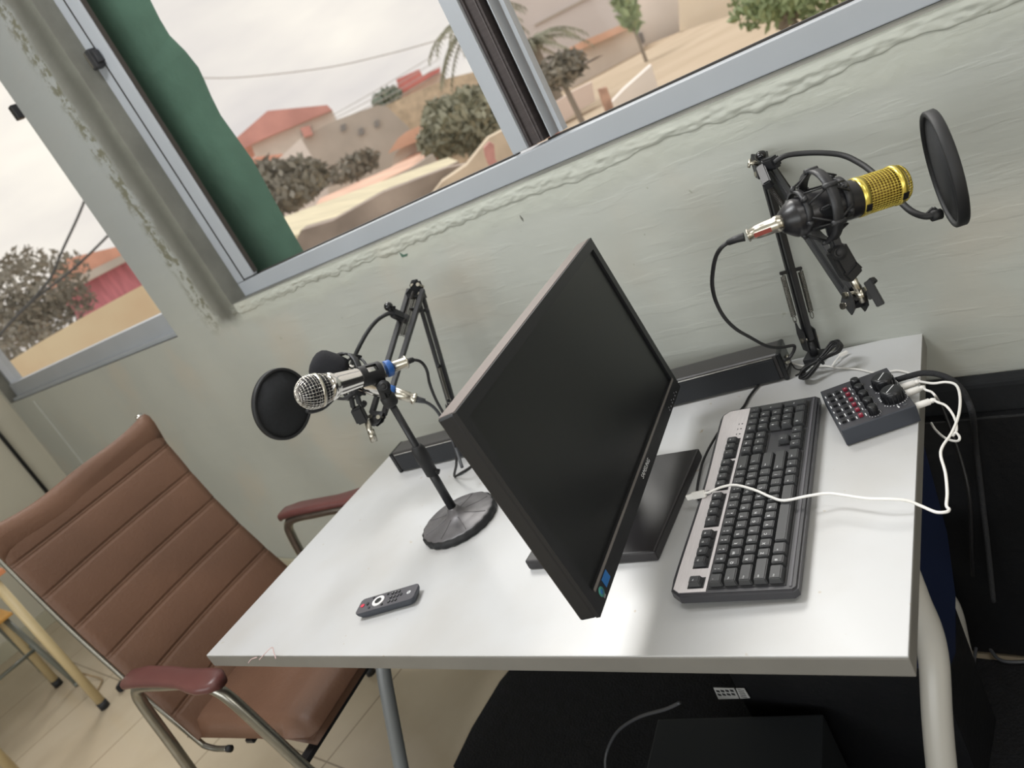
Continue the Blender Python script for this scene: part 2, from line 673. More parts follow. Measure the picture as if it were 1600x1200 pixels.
def thing(name, label, cat, loc=(0, 0, 0), rz=0.0, group=None):
    o = bpy.data.objects.new(name, None)
    o.empty_display_size = 0.05
    COL.objects.link(o)
    o.location = loc
    o.rotation_euler = (0, 0, rz)
    tag(o, label, cat, group)
    WORLD[o] = Matrix.Translation(V3(loc)) @ Matrix.Rotation(rz, 4, 'Z')
    return o


def tag(o, label, cat, group=None):
    o['label'] = label
    o['category'] = cat
    if group:
        o['group'] = group
    return o


def struct(o):
    o['kind'] = 'structure'
    return o


def sub_label(o, text):
    o['label'] = text
    return o


GLY = {}


def glyph(txt, size):
    """flat lettering mesh (local XY plane, centred), as (verts, faces)"""
    key = (txt, size)
    if key in GLY:
        return GLY[key]
    cu = bpy.data.curves.new('lettering', 'FONT')
    cu.body = txt
    cu.size = size
    cu.align_x = 'CENTER'
    cu.align_y = 'CENTER'
    cu.resolution_u = 2
    cu.extrude = 0.00008
    ob = bpy.data.objects.new('lettering', cu)
    COL.objects.link(ob)
    dg = bpy.context.evaluated_depsgraph_get()
    me = bpy.data.meshes.new_from_object(ob.evaluated_get(dg))
    r = ([v.co.copy() for v in me.vertices], [list(p.vertices) for p in me.polygons])
    bpy.data.objects.remove(ob)
    bpy.data.curves.remove(cu)
    bpy.data.meshes.remove(me)
    GLY[key] = r
    return r


def put_text(mb, txt, size, mtx, mi=0):
    vs, fs = glyph(txt, size)
    mb.add([mtx @ v for v in vs], fs, mi)
    return mb


def frame(o, x, y, z=None):
    """matrix with origin o, x axis, approx y axis"""
    x = V3(x).normalized()
    y = V3(y)
    y = (y - x * y.dot(x)).normalized()
    z = x.cross(y)
    o = V3(o)
    return Matrix(((x.x, y.x, z.x, o.x), (x.y, y.y, z.y, o.y), (x.z, y.z, z.z, o.z), (0, 0, 0, 1)))


def pol(o, mod=0.001):
    return o


# ------------------------------------------------------------------ the room
def panel_with_holes(xs, zs, holes, y0, y1):
    """wall slab between y0 and y1 with rectangular openings"""
    mb = MB()
    X = sorted(set(xs + [h[0] for h in holes] + [h[1] for h in holes]))
    Z = sorted(set(zs + [h[2] for h in holes] + [h[3] for h in holes]))
    nx, nz = len(X), len(Z)
    vid = {}
    vs = []

    def vv(i, j, k):
        key = (i, j, k)
        if key not in vid:
            vid[key] = len(vs)
            vs.append((X[i], (y0, y1)[k], Z[j]))
        return vid[key]

    def solid(i, j):
        if i < 0 or j < 0 or i >= nx - 1 or j >= nz - 1:
            return False
        cx, cz = (X[i] + X[i + 1]) / 2, (Z[j] + Z[j + 1]) / 2
        return not any(h[0] < cx < h[1] and h[2] < cz < h[3] for h in holes)
    fs, mi = [], []
    for i in range(nx - 1):
        for j in range(nz - 1):
            if not solid(i, j):
                continue
            fs.append([vv(i, j, 0), vv(i + 1, j, 0), vv(i + 1, j + 1, 0), vv(i, j + 1, 0)])
            mi.append(0)
            fs.append([vv(i, j, 1), vv(i, j + 1, 1), vv(i + 1, j + 1, 1), vv(i + 1, j, 1)])
            mi.append(1)
            if not solid(i - 1, j):
                fs.append([vv(i, j, 0), vv(i, j + 1, 0), vv(i, j + 1, 1), vv(i, j, 1)])
                mi.append(1)
            if not solid(i + 1, j):
                fs.append([vv(i + 1, j, 0), vv(i + 1, j, 1), vv(i + 1, j + 1, 1), vv(i + 1, j + 1, 0)])
                mi.append(1)
            if not solid(i, j - 1):
                fs.append([vv(i, j, 0), vv(i, j, 1), vv(i + 1, j, 1), vv(i + 1, j, 0)])
                mi.append(0)
            if not solid(i, j + 1):
                fs.append([vv(i, j + 1, 0), vv(i + 1, j + 1, 0), vv(i + 1, j + 1, 1), vv(i, j + 1, 1)])
                mi.append(1)
    mb.v = [V3(p) for p in vs]
    mb.f = fs
    mb.mi = mi
    mb.sm = [False] * len(fs)
    return mb


RX0, RX1, RY0, RZ1 = -5.24, 3.0, -4.6, 2.95
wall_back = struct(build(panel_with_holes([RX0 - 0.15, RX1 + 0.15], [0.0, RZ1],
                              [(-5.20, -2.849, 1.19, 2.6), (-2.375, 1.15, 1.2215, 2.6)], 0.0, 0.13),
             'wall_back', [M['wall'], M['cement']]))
mb = MB().box(((RX0 + RX1) / 2, RY0 / 2, -0.05), (RX1 - RX0 + 0.3, -RY0 + 0.4, 0.1))
struct(build(mb, 'floor', M['floor']))
mb = MB().box(((RX0 + RX1) / 2, RY0 / 2, RZ1 + 0.05), (RX1 - RX0 + 0.3, -RY0 + 0.4, 0.1))
struct(build(mb, 'ceiling', M['ceiling']))
mb = MB().box((RX0 - 0.075, RY0 / 2, RZ1 / 2), (0.15, -RY0, RZ1))
struct(build(mb, 'wall_left', M['wall_plain']))


def rot_wall(mb):
    # turn a wall panel built in XZ into the YZ plane
    for v in mb.v:
        v.x, v.y = v.y, v.x
    return mb


mb = rot_wall(panel_with_holes([RY0 - 0.15, 0.0], [0.0, RZ1], [(-3.5, -1.7, 1.1, 2.5)], RX1, RX1 + 0.15))
struct(build(mb, 'wall_right', [M['wall_plain'], M['wall_plain']]))
mb = panel_with_holes([RX0 - 0.15, RX1 + 0.15], [0.0, RZ1], [(-3.5, 1.7, 1.1, 2.5)], RY0 - 0.15, RY0)
struct(build(mb, 'wall_front', [M['wall_plain'], M['wall_plain']]))
mb = MB().box((RX0 + 0.008, RY0 / 2 - 0.005, 0.045), (0.014, -RY0 - 0.02, 0.09), bev=0.002)
struct(build(mb, 'baseboard_left', M['base']))
mb = MB().box(((RX0 + -1.8) / 2, -0.008, 0.045), (-1.8 - RX0 - 0.04, 0.014, 0.09), bev=0.002)
struct(build(mb, 'baseboard_back', M['base']))
# faint plastered-over conduit running down the back wall near the corner
mb = MB().box((-4.83, 0.002, 0.6), (0.05, 0.016, 1.12), bev=0.006)
struct(build(mb, 'trim_1', M['wall']))

mb = MB()
mb.prism([(-1.5077, 0, 1.1811), (-1.4996, 0, 1.1716), (-1.4822, 0, 1.1706), (-1.4891, 0, 1.1651), (-1.5088, 0, 1.1668)], (0, -0.0008, 0))
build(mb, 'paint_fleck', M['green'], wall_back)
mb = MB()
mb.prism([(-1.0972, 0, 1.1604), (-1.0931, 0, 1.1515), (-1.0955, 0, 1.1444), (-1.0988, 0, 1.1516)], (0, -0.0008, 0))
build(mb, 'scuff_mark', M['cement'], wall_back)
# rough plaster ridge smeared under the window frame
from mathutils import noise as mnoise
mb = MB()
nx_, nz_ = 800, 14
vs, fs = [], []
for i in range(nx_ + 1):
    x = -2.40 + 3.52 * i / nx_
    low = 1.186 + 0.014 * mnoise.noise(V3((x * 5, 3.1, 0))) + 0.009 * mnoise.noise(V3((x * 31, 1.1, 0)))
    for j in range(nz_ + 1):
        t_ = j / nz_
        z = low + (1.2212 - low) * t_
        n_ = mnoise.noise(V3((x * 22, z * 90, 0.5))) * 0.45 + mnoise.noise(V3((x * 70, z * 190, 4.5))) * 0.45
        y = -0.0005 - max(0.0, (0.0022 + 0.0048 * n_)) * math.sin(PI * min(1.0, t_ * 1.15)) ** 0.7 if 0 < t_ < 1 else (0.002 if j == 0 else -0.001)
        vs.append((x, y, z))
for i in range(nx_):
    for j in range(nz_):
        a_ = i * (nz_ + 1) + j
        fs.append([a_, a_ + nz_ + 1, a_ + nz_ + 2, a_ + 1])
mb.add(vs, fs, 0, True)
struct(build(mb, 'trim_2', M['wall']))

# main window: aluminium sliding window set back in the opening
w1 = thing('window_1', '', '', (-0.6, 0.06, 1.22))
del w1['label'], w1['category']
struct(w1)
F0 = 0.06
mb = MB()
mb.box((-0.6175, F0 + 0.035, 1.2455), (3.535, 0.07, 0.047), bev=0.002)
mb.box((-0.6175, F0 + 0.035, 2.575), (3.535, 0.07, 0.05), bev=0.002)
mb.box((-2.3525, F0 + 0.015, 1.91), (0.055, 0.03, 1.28), bev=0.002)
mb.box((1.125, F0 + 0.035, 1.91), (0.05, 0.07, 1.28), bev=0.002)
build(mb, 'window_frame', M['alu'], w1)
mb = MB()
mb.box((-2.294, F0 + 0.010, 1.91), (0.062, 0.018, 1.27), bev=0.002)
mb.box((-1.0705, F0 + 0.010, 1.91), (0.043, 0.012, 1.27), bev=0.002)
mb.box((-1.69, F0 + 0.030, 1.2585), (1.2, 0.02, 0.02), bev=0.001)
build(mb, 'sash', M['alu'], w1)
mb = MB()
mb.box((-2.2610, F0 + 0.014, 1.91), (0.006, 0.014, 1.26))
mb.box((-1.69, F0 + 0.034, 1.2708), (1.18, 0.014, 0.0045))
mb.box((0.03, F0 + 0.05, 1.2708), (2.1, 0.012, 0.0045))
build(mb, 'gasket', M['gasket'], w1)
mb = MB()
mb.box((-1.036, F0 + 0.040, 1.91), (0.034, 0.045, 1.27), bev=0.002)
mb.box((-1.046, F0 + 0.022, 1.91), (0.008, 0.02, 1.27))
mb.box((-1.016, F0 + 0.046, 1.91), (0.006, 0.05, 1.27))
mb.box((-1.004, F0 + 0.058, 1.91), (0.006, 0.035, 1.27))
build(mb, 'interlock_stile', M['alu_shaded'], w1)
mb = MB().box((-0.9975, F0 + 0.052, 1.91), (0.0025, 0.05, 1.27))
mb.box((-0.981, F0 + 0.056, 1.91), (0.010, 0.02, 1.27))
build(mb, 'stile_edge', M['alu'], w1)
mb = MB().box((-1.675, F0 + 0.034, 1.915), (1.20, 0.004, 1.29))
build(mb, 'pane', M['glass'], w1)
mb = MB().box((0.05, F0 + 0.056, 1.915), (2.07, 0.004, 1.29))
build(mb, 'pane', M['glass'], w1)
mb = MB()
mb.box((-2.335, F0 - 0.014, 2.03), (0.03, 0.03, 0.055), bev=0.004)
mb.box((-2.318, F0 - 0.012, 2.03), (0.018, 0.02, 0.035), bev=0.003)
mb.box((-2.344, F0 - 0.030, 2.032), (0.006, 0.004, 0.045), mi=1)
build(mb, 'latch', [M['black_plastic'], M['nickel']], w1)
mb = MB()
for k in range(2):
    mb.box((-2.326 + k * 0.001, F0 - 0.0005, 1.91), (0.0022, 0.003, 1.28))
build(mb, 'track_groove', M['gasket'], w1)

# second window further along the same wall
w2 = thing('window_2', '', '', (-4.0, 0.06, 1.2))
del w2['label'], w2['category']
struct(w2)
mb = MB()
mb.box((-4.03, F0 + 0.03, 1.2375), (2.33, 0.08, 0.095), bev=0.002)
mb.box((-4.03, F0 - 0.022, 1.2), (2.36, 0.03, 0.018), bev=0.002)
mb.box((-2.865, F0 + 0.035, 1.91), (0.03, 0.07, 1.30), bev=0.002)
mb.box((-4.03, F0 + 0.035, 2.575), (2.33, 0.07, 0.05), bev=0.002)
mb.box((-5.185, F0 + 0.035, 1.91), (0.03, 0.07, 1.30), bev=0.002)
build(mb, 'window_frame', M['alu'], w2)
mb = MB().box((-4.03, F0 + 0.036, 1.91), (2.28, 0.004, 1.28))
build(mb, 'pane', M['glass'], w2)
mb = MB().box((-2.985, F0 - 0.012, 2.115), (0.028, 0.03, 0.05), bev=0.004)
build(mb, 'latch', M['black_plastic'], w2)
mb = MB().box((-2.90, F0 + 0.02, 1.91), (0.03, 0.04, 1.27), bev=0.002)
build(mb, 'sash', M['alu'], w2)
# reveal glass-side panes of the unseen openings are left open air: they lie behind the camera

# black vertical conduit on the left wall
mb = MB().cyl((RX0 + 0.014, -0.1428, 0.62), (RX0 + 0.014, -0.1428, 1.9), 0.011)
mb.box((RX0 + 0.012, -0.1428, 1.2), (0.02, 0.04, 0.012))
tag(build(mb, 'conduit_pipe', M['rubber']), 'thin black vertical pipe on the far left wall behind the brown chair', 'pipe')
# ------------------------------------------------------------------ table
TT = 0.72
TYAW = math.radians(8.76)
TC = (-0.9968, -0.4498)
table = thing('desk', 'white-topped desk with a grey edge and bent tube legs standing under the main window', 'desk', (TC[0], TC[1], 0), TYAW)
TLx, TLy = 1.3146, 0.7305
mb = MB().box((0, 0, TT - 0.0015), (TLx - 0.001, TLy - 0.001, 0.003), bev=0.001)
build(mb, 'tabletop_laminate', M['laminate'], table, True)
mb = MB().box((0, 0, TT - 0.0165), (TLx, TLy, 0.027), bev=0.0015)
build(mb, 'tabletop', M['edge_band'], table, True)
# pinkish marker scribbles near the left front corner
mb = MB()
mb.tube([(-1.3973, -0.8918, 0.7203), (-1.396, -0.8617, 0.7203), (-1.3729, -0.8709, 0.7203), (-1.3505, -0.8813, 0.7203)], 0.0011, 5)
mb.tube([(-1.4215, -0.9035, 0.7203), (-1.4232, -0.8944, 0.7203), (-1.411, -0.8877, 0.7203)], 0.001, 5)
build(mb, 'ink_mark', mat('faded_pink_ink', (196, 170, 168), 0.6), table)
mb = MB()
mb.bar((-0.545, -0.27, 0.675), (-0.545, 0.27, 0.675), 0.03, 0.03, (1, 0, 0))
mb.bar((0.60, -0.25, 0.679), (0.60, 0.25, 0.679), 0.03, 0.022, (1, 0, 0))
mb.bar((-0.56, 0.12, 0.675), (0.60, 0.12, 0.675), 0.03, 0.03, (0, 1, 0))
build(mb, 'under_frame', M['table_leg_dark'], table, True)


def leg(name_mat, pts, r):
    mb = MB().tube(pts, r, 18, sub=8)
    p = V3(pts[-1])
    lg = build(mb, 'leg', name_mat, table)
    build(MB().cyl((p.x, p.y, 0.0095 if p.x > -1.4 else 0.0), (p.x, p.y, 0.032), r * 1.12, seg=18), 'leg_cap', M['rubber'], table, under=lg)


leg(M['table_leg'], [(-0.352, -0.515, 0.693), (-0.345, -0.530, 0.62), (-0.3419, -0.5431, 0.541), (-0.3523, -0.6188, 0.4097), (-0.372, -0.83, 0.012)], 0.0185)
leg(M['table_leg'], [(-0.52, -0.10, 0.693), (-0.515, -0.10, 0.40), (-0.497, -0.101, 0.25), (-0.477, -0.102, 0.17), (-0.483, -0.103, 0.08), (-0.489, -0.1025, 0.012)], 0.0185)
leg(M['table_leg_dark'], [(-1.452, -0.60, 0.693), (-1.4525, -0.64, 0.54), (-1.453, -0.6939, 0.4401), (-1.4512, -0.7813, 0.2587), (-1.45, -0.90, 0.012)], 0.0165)
leg(M['table_leg_dark'], [(-1.56, -0.22, 0.693), (-1.56, -0.20, 0.45), (-1.57, -0.17, 0.20), (-1.575, -0.14, 0.012)], 0.0165)
# dark blue side panel hanging between the two right legs
mb = MB().prism([(-0.400, -0.150, 0.690), (-0.400, -0.1696, 0.600), (-0.400, -0.201, 0.444), (-0.400, -0.2575, 0.358), (-0.400, -0.338, 0.3106),
                 (-0.400, -0.3937, 0.325), (-0.400, -0.47, 0.42), (-0.400, -0.48, 0.690)], (-0.012, 0, 0))
sub_label(build(mb, 'side_panel', M['blue_panel'], table), 'dark blue side panel')

# ------------------------------------------------------------------ monitor
MY, MT = math.radians(13.87), math.radians(6.2)
MW, MH = 0.58, 0.3242
wd = V3((-math.sin(MY), math.cos(MY), 0))
nr = V3((math.cos(MY), math.sin(MY), 0))
upv = V3((0, 0, 1)) * math.cos(MT) - nr * math.sin(MT)
fn = wd.cross(upv)                      # screen normal, towards the keyboard
MF = Matrix(((wd.x, upv.x, fn.x, -0.6898), (wd.y, upv.y, fn.y, -0.4886), (wd.z, upv.z, fn.z, 0.7972), (0, 0, 0, 1)))
mon = thing('monitor', 'black widescreen computer monitor with its dark screen turned toward the keyboard', 'monitor', (-0.79, -0.455, TT))
mb = MB()
BZ, CH = 0.017, 0.028                   # side bezel, chin
# frame ring in front, body behind
mb.box((0, MH / 2, -0.018), (MW, MH, 0.024), bev=0.003, mtx=MF)
mb.box((-(MW - BZ) / 2, MH / 2, -0.003), (BZ, MH, 0.006), mtx=MF)
mb.box(((MW - BZ) / 2, MH / 2, -0.003), (BZ, MH, 0.006), mtx=MF)
mb.box((0, MH - BZ / 2, -0.003), (MW - 2 * BZ, BZ, 0.006), mtx=MF)
mb.box((0, CH / 2, -0.003), (MW - 2 * BZ, CH, 0.006), mtx=MF)
mb.box((0, 0.15, -0.040), (0.34, 0.20, 0.03), bev=0.01, mtx=MF, top=None)
casing = build(mb, 'casing', M['monitor_case'], mon)
mb = MB().box((0, (MH - BZ + CH) / 2, -0.0052), (MW - 2 * BZ, MH - BZ - CH, 0.001), mtx=MF)
build(mb, 'screen', M['screen'], mon)
mb = MB().box((0.003, CH - 0.0022, 0.0003), (MW - 2 * BZ, 0.0044, 0.0014), mtx=MF)
build(mb, 'bezel_lip', M['bezel_line'], mon, under=casing)
mb = MB()
put_text(mb, 'SAMSUNG', 0.0108, MF @ Matrix.Translation((0.012, 0.0135, 0.0003)))
sub_label(build(mb, 'brand_lettering', M['legend'], mon, under=casing), 'small white lettering reading SAMSUNG')
mb = MB()
for k in range(6):
    mb.box((0.197 + k * 0.0125, 0.006, 0.0003), (0.0028, 0.0022, 0.0006), mtx=MF)
    if k % 2 == 0:
        mb.box((0.199 + k * 0.0125, 0.0105, 0.0003), (0.0016, 0.0016, 0.0006), mtx=MF)
build(mb, 'button_marks', M['legend_dim'], mon, under=casing)
mb = MB()
mb.box((-0.235, 0.0140, 0.0004), (0.020, 0.013, 0.0006), mtx=MF, mi=0)
mb.lathe(MF @ V3((-0.259, 0.0135, 0.0002)), fn, [(0, 0.0068), (0.0006, 0.0068)], 20, mi=1)
mb.lathe(MF @ V3((-0.259, 0.0135, 0.0008)), fn, [(0, 0.0035), (0.0003, 0.0035)], 16, mi=0)
mb.box((-0.2585, 0.0056, 0.0006), (0.006, 0.003, 0.0004), mtx=MF, mi=2)
sub_label(build(mb, 'sticker', [mat('sticker_blue', (38, 104, 170), 0.5), mat('sticker_teal', (62, 138, 128), 0.5), M['legend_dim']], mon, under=casing), 'blue and teal energy sticker')
mb = MB().box((0, MH + 0.0002, -0.0165), (MW - 0.006, 0.0016, 0.025), mtx=MF, bev=0.0006)  # strip coloured to carry the window reflection on the monitor top
sub_label(build(mb, 'top_edge', mat('top_edge_painted_sheen', (128, 118, 114), 0.3), mon), 'top edge with a pinkish grey reflection painted in')
# stand base and neck
BY = math.radians(7.0)
mb = MB().box((-0.795, -0.4735, TT + 0.010), (0.2405, 0.261, 0.018), rz=math.radians(7.9), bev=0.003)
build(mb, 'stand_base', M['monitor_base'], mon)
mb = MB().bar((-0.80, -0.465, TT + 0.014), (-0.785, -0.475, 0.90), 0.10, 0.035, wd, bev=0.006)
build(mb, 'stand_neck', M['monitor_base'], mon)
mb = MB().tube([(-0.76, -0.40, 0.90), (-0.80, -0.34, 0.84), (-0.86, -0.30, 0.75), (-0.93, -0.24, 0.726), (-0.8865, -0.1566, 0.726)], 0.003, 8)
build(mb, 'power_lead', M['cable_black'], mon)

# ------------------------------------------------------------------ soundbar
SY = math.radians(12.56)
sdir = V3((math.cos(SY), math.sin(SY), 0))
sprp = V3((-math.sin(SY), math.cos(SY), 0))
sr = V3((-0.609, -0.101, 0))
SL = 0.9746
sc = sr - sdir * SL / 2 + sprp * 0.031
sb = thing('soundbar', 'long black soundbar lying behind the monitor along the back of the desk', 'speaker', (sc.x, sc.y, TT), SY)
mb = MB().box((0, 0.002, 0.0305), (SL - 0.004, 0.058, 0.053), bev=0.006, seg=3)
sbc = build(mb, 'case', M['soundbar'], sb, True)
mb = MB().box((0, -0.0285, 0.0275), (SL - 0.03, 0.004, 0.044), bev=0.0015)
build(mb, 'grille', M['soundbar_front'], sb, True)
mb = MB().box((0, -0.0295, 0.0525), (SL - 0.03, 0.0025, 0.0018))  # thin bright strip added to draw the highlight on this edge
sub_label(build(mb, 'trim_line', M['chrome'], sb, True, under=sbc), 'painted highlight strip along the top front edge')
for s_ in (-1, 1):
    mb = MB().box((s_ * (SL / 2 - 0.004), 0, 0.029), (0.010, 0.062, 0.057), bev=0.004, seg=3)
    build(mb, 'end_cap', M['black_gloss'], sb, True)
for s_ in (-1, 1):
    mb = MB().box((s_ * 0.38, 0, 0.0022), (0.03, 0.04, 0.0044), bev=0.001)
    build(mb, 'foot', M['rubber'], sb, True, under=sbc)
mb = MB()
for k in range(2):
    mb.lathe((SL / 2 + 0.0005, -0.008 + k * 0.02, 0.026), (1, 0, 0), [(0, 0.006), (0.002, 0.006), (0.002, 0.004), (0.006, 0.003)], 14)
build(mb, 'socket', M['nickel'], sb, True)

# black lead under the soundbar running toward the keyboard
mb = MB().tube([(-0.6656, -0.112, 0.724), (-0.6703, -0.146, 0.724), (-0.6693, -0.1801, 0.724), (-0.6724, -0.2073, 0.726), (-0.6762, -0.2217, 0.728)], 0.0024, 8)
tag(build(mb, 'power_cable', M['cable_black']), 'short black cable running from under the soundbar to the keyboard edge', 'cable')

# ------------------------------------------------------------------ keyboard
KY = math.radians(102.2)
kb = thing('keyboard', 'black computer keyboard with a brushed silver strip beside the monitor base', 'keyboard', (-0.5530, -0.4400, TT), KY)
WORLD[kb] = WORLD[kb] @ Matrix.Identity(4)
KT = math.radians(3.2)                  # back edge raised on feet
KM = Matrix.Translation((0, -0.0825, 0.004)) @ Matrix.Rotation(KT, 4, 'X') @ Matrix.Translation((0, 0.0825, 0))
KL, KW = 0.458, 0.165
ztop = 0.016
mb = MB()
# case with a waist curved rear edge
out = []
for k in range(25):
    x = -KL / 2 + 0.012 + (KL - 0.024) * k / 24
    out.append((x, KW / 2 - 0.004 * (1 - math.cos(2 * PI * k / 24)) * 0.5, 0))
out = [(-KL / 2, KW / 2 - 0.014, 0)] + out + [(KL / 2, KW / 2 - 0.014, 0), (KL / 2, -KW / 2 + 0.006, 0), (KL / 2 - 0.006, -KW / 2, 0), (-KL / 2 + 0.006, -KW / 2, 0), (-KL / 2, -KW / 2 + 0.006, 0)]
b = bmesh.new()
vs = [b.verts.new(p) for p in out]
f = b.faces.new(vs)
r = bmesh.ops.extrude_face_region(b, geom=[f])
for v in [g for g in r['geom'] if isinstance(g, bmesh.types.BMVert)]:
    v.co.z += ztop
bmesh.ops.bevel(b, geom=[e for e in b.edges if abs(e.verts[0].co.z - e.verts[1].co.z) < 1e-6], offset=0.0028, segments=3, affect='EDGES')
mb.bm(b, mtx=KM)
build(mb, 'case', M['kb_body'], kb, True)
mb = MB()
mb.box((-0.218 + 0.1425, -0.019, ztop + 0.0003), (0.289, 0.099, 0.001), mtx=KM)
mb.box((0.1015, 0.0095, ztop + 0.0003), (0.060, 0.0415, 0.001), mtx=KM)
mb.box((0.1015, -0.057, ztop + 0.0003), (0.060, 0.021, 0.001), mtx=KM)
mb.box((0.1015, -0.038, ztop + 0.0003), (0.021, 0.021, 0.001), mtx=KM)
mb.box((0.174, -0.019, ztop + 0.0003), (0.079, 0.099, 0.001), mtx=KM)
build(mb, 'key_well', M['kb_well'], kb, True)
# silver strip with wells for the function keys
SY0, SY1 = 0.0325, 0.0795
groups = [(-0.218, 1), (-0.180, 4), (-0.0945, 4), (-0.009, 4), (0.073, 3)]
FY = 0.0475
mb = MB()


def strip_outline():
    pts = [(-KL / 2 + 0.005, SY0), (KL / 2 - 0.007, SY0), (KL / 2 - 0.007, SY1 - 0.012), (KL / 2 - 0.018, SY1 - 0.0015)]
    for k in range(1, 12):
        x = KL / 2 - 0.018 - (KL - 0.033) * k / 12
        pts.append((x, SY1 - 0.0015 - 0.004 * (1 - math.cos(2 * PI * k / 12)) * 0.5))
    pts += [(-KL / 2 + 0.012, SY1 - 0.0015), (-KL / 2 + 0.005, SY1 - 0.010)]
    return pts


mb.prism([KM @ V3((x, y, ztop + 0.0001)) for x, y in strip_outline()], (KM.to_3x3() @ V3((0, 0, 0.0014))))
strip = build(mb, 'silver_strip', M['silver'], kb, True)
sub_label(strip, 'brushed silver strip holding the function keys')
mb = MB()
for gx, n in groups:
    wdt = n * 0.0185 + 0.002
    mb.box((gx + wdt / 2 - 0.001, FY, ztop + 0.0016), (wdt, 0.022, 0.0008), bev=0.0003, mtx=KM)
build(mb, 'function_key_well', M['kb_well'], kb, True, under=strip)
mb = MB()
for k in range(3):
    mb.lathe(KM @ V3((0.143 + k * 0.0155, 0.040, ztop + 0.0014)), KM.to_3x3() @ V3((0, 0, 1)), [(0, 0.0014), (0.0005, 0.0014)], 12)
    mb.box((0.143 + k * 0.0155, 0.0455, ztop + 0.0017), (0.004, 0.0012, 0.0003), mtx=KM)
build(mb, 'indicator_light', M['cable_grey'], kb, True, under=strip)
mb = MB()
mb.torus(KM @ V3((-0.0125, 0.0665, ztop + 0.0016)), KM.to_3x3() @ V3((0, 0, 1)), 0.0056, 0.0006, 28, 6)
put_text(mb, 'hp', 0.0085, KM @ Matrix.Translation((-0.0125, 0.0668, ztop + 0.0017)))
build(mb, 'round_logo', M['black_plastic'], kb, True, under=strip)
# ridge along the user edge
mb = MB().box((0, -0.0735, ztop + 0.0004), (KL - 0.014, 0.003, 0.0012), mtx=KM)
build(mb, 'front_ridge', M['remote'], kb, True)

KEYMESH = {}


def key_shape(w, h, hh):
    mb = MB()
    b = bmesh.new()
    bmesh.ops.create_cube(b, size=1)
    for v in b.verts:
        t = v.co.z > 0
        v.co.x *= (w - 0.0048) if t else (w - 0.0008)
        v.co.y = v.co.y * ((h - 0.0052) if t else (h - 0.0008)) + (0.0009 if t else 0)
        v.co.z = hh if t else 0
    bmesh.ops.bevel(b, geom=b.edges[:], offset=0.0011, segments=2, affect='EDGES')
    mb.bm(b)
    return mb


PITCH = 0.019


def keycap(cx, cy, w, h, txt, hh=0.0085, z0=ztop + 0.0008, dim=True):
    key = (round(w, 4), round(h, 4), hh, txt)
    if key not in KEYMESH:
        mb = key_shape(w, h, hh)
        lines = txt.split('|') if txt else []
        if lines:
            size = 0.0056 if len(lines) == 1 and len(lines[0]) <= 1 else (0.0038 if len(lines[0]) <= 2 else 0.0026)
            for i, ln in enumerate(lines):
                off = (0.0028 if i == 0 else -0.0018) if len(lines) > 1 else 0.0016
                put_text(mb, ln, size, Matrix.Translation((-(w - 0.0055) / 2 + 0.0032 + len(ln) * size * 0.12, off + 0.0006, hh + 0.0001)), 1)
        lo = V3((0, 0, 0))
        me = bpy.data.meshes.new('keycap')
        me.from_pydata([tuple(v) for v in mb.v], [], mb.f)
        me.materials.append(M['key'])
        me.materials.append(M['legend'])
        for p, i in zip(me.polygons, mb.mi):
            p.material_index = i
        KEYMESH[key] = me
    o = bpy.data.objects.new('keycap', KEYMESH[key])
    COL.objects.link(o)
    o.parent = kb
    mt = KM @ Matrix.Translation((cx, cy, z0))
    o.matrix_local = mt
    WORLD[o] = WORLD[kb] @ mt
    return o


rows = [
    (0.0190, ['`', '1|!', '2|@', '3|#', '4|$', '5|%', '6|^', '7|&', '8|*', '9|(', '0|)', '-|_', '=|+', ('Bksp', 2)]),
    (0.0000, [('Tab', 1.5)] + list('QWERTYUIOP') + ['[', ']', ('\\', 1.5)]),
    (-0.0190, [('Caps', 1.75)] + list('ASDFGHJKL') + [';', "'", ('Enter', 2.25)]),
    (-0.0380, [('Shift', 2.25)] + list('ZXCVBNM') + [',', '.', '/', ('Shift', 2.75)]),
    (-0.0570, [('Ctrl', 1.5), ('#', 1.0), ('Alt', 1.25), ('', 6.5), ('Alt', 1.25), ('#', 1.0), ('=', 1.0), ('Ctrl', 1.5)]),
]
for y, ks in rows:
    x = -0.218
    for k in ks:
        t, u = k if isinstance(k, tuple) else (k, 1.0)
        keycap(x + u * PITCH / 2, y, u * PITCH, PITCH, t)
        x += u * PITCH
for gx, n in groups:
    for k in range(n):
        lab = {1: ['Esc'], 3: ['Prt', 'Scr', 'Brk']}.get(n, ['F%d' % (k + 1 + 4 * groups[1:4].index((gx, n)))] * 4 if n == 4 else None)
        keycap(gx + 0.00925 + k * 0.0185, FY, 0.0175, 0.019, lab[k] if n != 4 else lab[0], 0.0075, ztop + 0.0018)
for r_, y in ((0, 0.0190), (1, 0.0)):
    for k in range(3):
        keycap(0.073 + (k + 0.5) * PITCH, y, PITCH, PITCH, [['Ins', 'Hm', 'PU'], ['Del', 'End', 'PD']][r_][k])
keycap(0.1015, -0.038, PITCH, PITCH, '^')
for k in range(3):
    keycap(0.073 + (k + 0.5) * PITCH, -0.057, PITCH, PITCH, '<v>'[k])
NPX = 0.136
for r_, (y, lab) in enumerate([(0.019, ['Nm', '/', '*', '-']), (0.0, ['7', '8', '9', None]), (-0.019, ['4', '5', '6', None]), (-0.038, ['1', '2', '3', None])]):
    for k in range(4):
        if lab[k] is not None:
            keycap(NPX + (k + 0.5) * PITCH, y, PITCH, PITCH, lab[k])
keycap(NPX + 3.5 * PITCH, -0.0095, PITCH, 2 * PITCH, '+')
keycap(NPX + 3.5 * PITCH, -0.0475, PITCH, 2 * PITCH, 'Ent')
